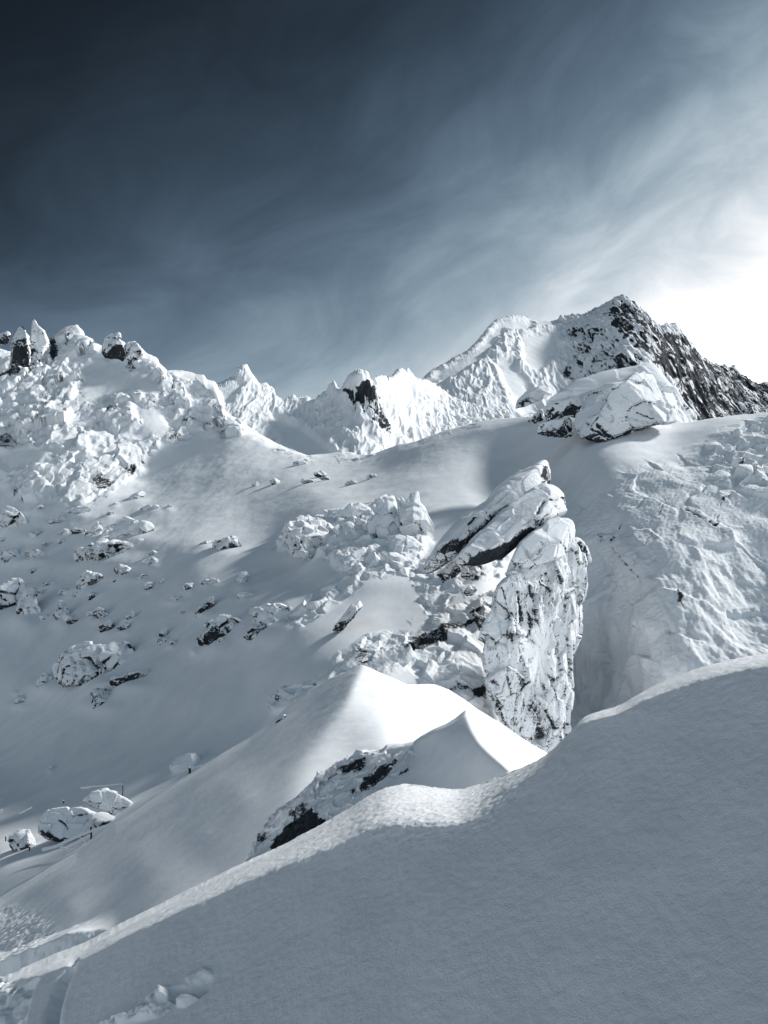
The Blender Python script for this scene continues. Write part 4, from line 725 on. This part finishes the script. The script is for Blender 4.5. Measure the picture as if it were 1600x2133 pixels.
# boulders by the fence, lower left
rock('boulder', 'big frosted boulder with an undercut dark foot behind the fence', 'boulder', [(50, 1712), (62, 1700), (90, 1690), (130, 1682), (170, 1680), (205, 1690), (240, 1700), (255, 1708), (225, 1725), (190, 1742), (140, 1756), (100, 1752), (72, 1735)], seat(150, 1746) * .99, thick=.6, seed=81, tilt=(.4, .45), cuts=6, cell=36, camp=3, rk=.08, under=.5, cap=True,
     dark=[([(62, 1720), (75, 1735), (100, 1752), (140, 1758), (80, 1762), (58, 1740)], .5), ([(215, 1715), (240, 1705), (250, 1708), (225, 1718)], .4)], cracks=[([(92, 1702), (110, 1712), (132, 1725)], 2.5, .8)])
rock('boulder', 'frosted boulder with a snow hood behind the big one near the fence', 'boulder', [(170, 1668), (195, 1650), (222, 1642), (248, 1655), (275, 1672), (282, 1690), (262, 1708), (225, 1695), (195, 1682)], seat(230, 1700) * .99, thick=.6, seed=82, tilt=(.35, .6), cuts=5, cell=30, camp=2.5, rk=.10, under=.35, cap=True)
rock('rock', 'low grey rock left of the undercut boulder foot at the photo edge', 'rock', [(12, 1768), (25, 1745), (45, 1728), (62, 1728), (75, 1752), (78, 1772), (40, 1775)], seat(45, 1770), seed=83, rk=.2, under=.4)

# ------------------------------------------------------------------ the half-buried fences at the lower left
def tube(points, rad, nseg=8, flat=1.0, seed=0, rough=0.0):
    p = np.asarray(points, np.float64); n = len(p); rad = np.broadcast_to(np.asarray(rad, np.float64), (n,))
    rows = []
    for k in range(n):
        t = p[min(k + 1, n - 1)] - p[max(k - 1, 0)]; t /= np.linalg.norm(t)
        up = np.array([0, 0, 1.0]) if abs(t[2]) < .9 else np.array([1.0, 0, 0])
        a = np.cross(t, up); a /= np.linalg.norm(a); b_ = np.cross(a, t); ang = np.linspace(0, 2 * math.pi, nseg, endpoint=False)
        rows.append(p[k] + rad[k] * (np.cos(ang)[:, None] * a * flat + np.sin(ang)[:, None] * b_))
    g = np.array(rows, f32)
    if rough: g += (rough * np.stack([perlin(g / .06, seed), perlin(g / .06, seed + 1), perlin(g / .06, seed + 2)], -1)).astype(f32)
    verts = np.concatenate([g.reshape(-1, 3), p[:1].astype(f32), p[-1:].astype(f32)]); a = np.arange(nseg); a2 = (a + 1) % nseg; L = (n - 1) * nseg
    f = np.concatenate([grid_faces(n, nseg, True), np.stack([a2, a, np.full(nseg, n * nseg), np.full(nseg, n * nseg)], 1), np.stack([L + a, L + a2, np.full(nseg, n * nseg + 1), np.full(nseg, n * nseg + 1)], 1)])
    return verts, f
def line3(pts, d, m=26, sag=0):
    p = np.asarray(pts, float); L = np.concatenate([[0], np.cumsum(np.linalg.norm(np.diff(p, axis=0), axis=1))]); t = np.linspace(0, L[-1], m)
    return P(np.interp(t, L, p[:, 0]), np.interp(t, L, p[:, 1]), np.linspace(d[0], d[1], m) if isinstance(d, tuple) else d)
def fence(label, d, posts, rails):
    e = bpy.data.objects.new('fence', None); C.objects.link(e); tag(e, label, 'fence')
    s = (d[0] + d[1]) / 2 / F if isinstance(d, tuple) else d / F
    for (u, v0, v1, r) in posts:
        make_mesh('post', *tube(line3([(u, v0), (u + .6, (v0 + v1) / 2), (u, v1)], (d[0] if isinstance(d, tuple) else d), 12), r * s, 10, seed=int(u), rough=.006), M_WOOD, parent=e)
        top = line3([(u - r * .3, v0 - .5), (u + r * .3, v0 - .5)], (d[0] if isinstance(d, tuple) else d), 5)
        make_mesh('snow_cap', *tube(top, np.array([.4, 1, 1.1, 1, .4]) * r * s, 8), M_DRIFT, parent=e)
    for pts, r in rails:
        make_mesh('rail', *tube(line3(pts, d, 40), r * s, 10, flat=.6, seed=int(pts[0][0]), rough=.012), M_DRIFT, parent=e)
    return e
fence('snow-laden fence with a dark post below the big frosted boulder', seat(190, 1756) * .985, [(189.5, 1722, 1754, 1.9), (61, 1763, 1772, 1.6), (258, 1708, 1735, 1.2)],
      [([(88, 1770), (115, 1764), (140, 1752), (165, 1741), (190, 1731), (215, 1723), (245, 1714)], 3.6), ([(145, 1770), (160, 1765), (180, 1757), (195, 1748), (215, 1735)], 1.8), ([(125, 1763), (140, 1770), (150, 1771)], 2.2), ([(165, 1744), (180, 1756)], 1.4)])
fence('thin fence line with a leaning post behind the frosted boulders', seat(255, 1660) * .995, [(255.5, 1636, 1659, 1.0), (132, 1668, 1674, 1.4)], [([(166, 1641), (190, 1639), (225, 1636), (254, 1633)], 1.0), ([(170, 1643), (188, 1641)], .8)])
fence('short snowy fence piece at the edge of the smooth slope', seat(395, 1617) * .99, [(395, 1600, 1618, 2.6)], [([(330, 1639), (350, 1639), (375, 1634)], 1.5), ([(396, 1602), (415, 1596), (437, 1589)], 1.3)])
fence('stubs of fence rails cut by the left photo edge', seat(10, 1750) * .99, [(11.5, 1742, 1752, 1.2)], [([(-30, 1695), (5, 1687)], 1.3), ([(-30, 1703), (4, 1692)], 1.0), ([(40, 1695), (66, 1682)], 1.2)])
rock('snow_hump', 'snow-hooded hump behind the short fence piece', 'snow hump', [(352, 1592), (366, 1577), (386, 1570), (406, 1568), (420, 1578), (428, 1594), (418, 1622), (360, 1632), (348, 1612)], seat(390, 1606), seed=91, rk=.03, under=.2, cell=40, camp=1.5, tilt=(.4, .6))
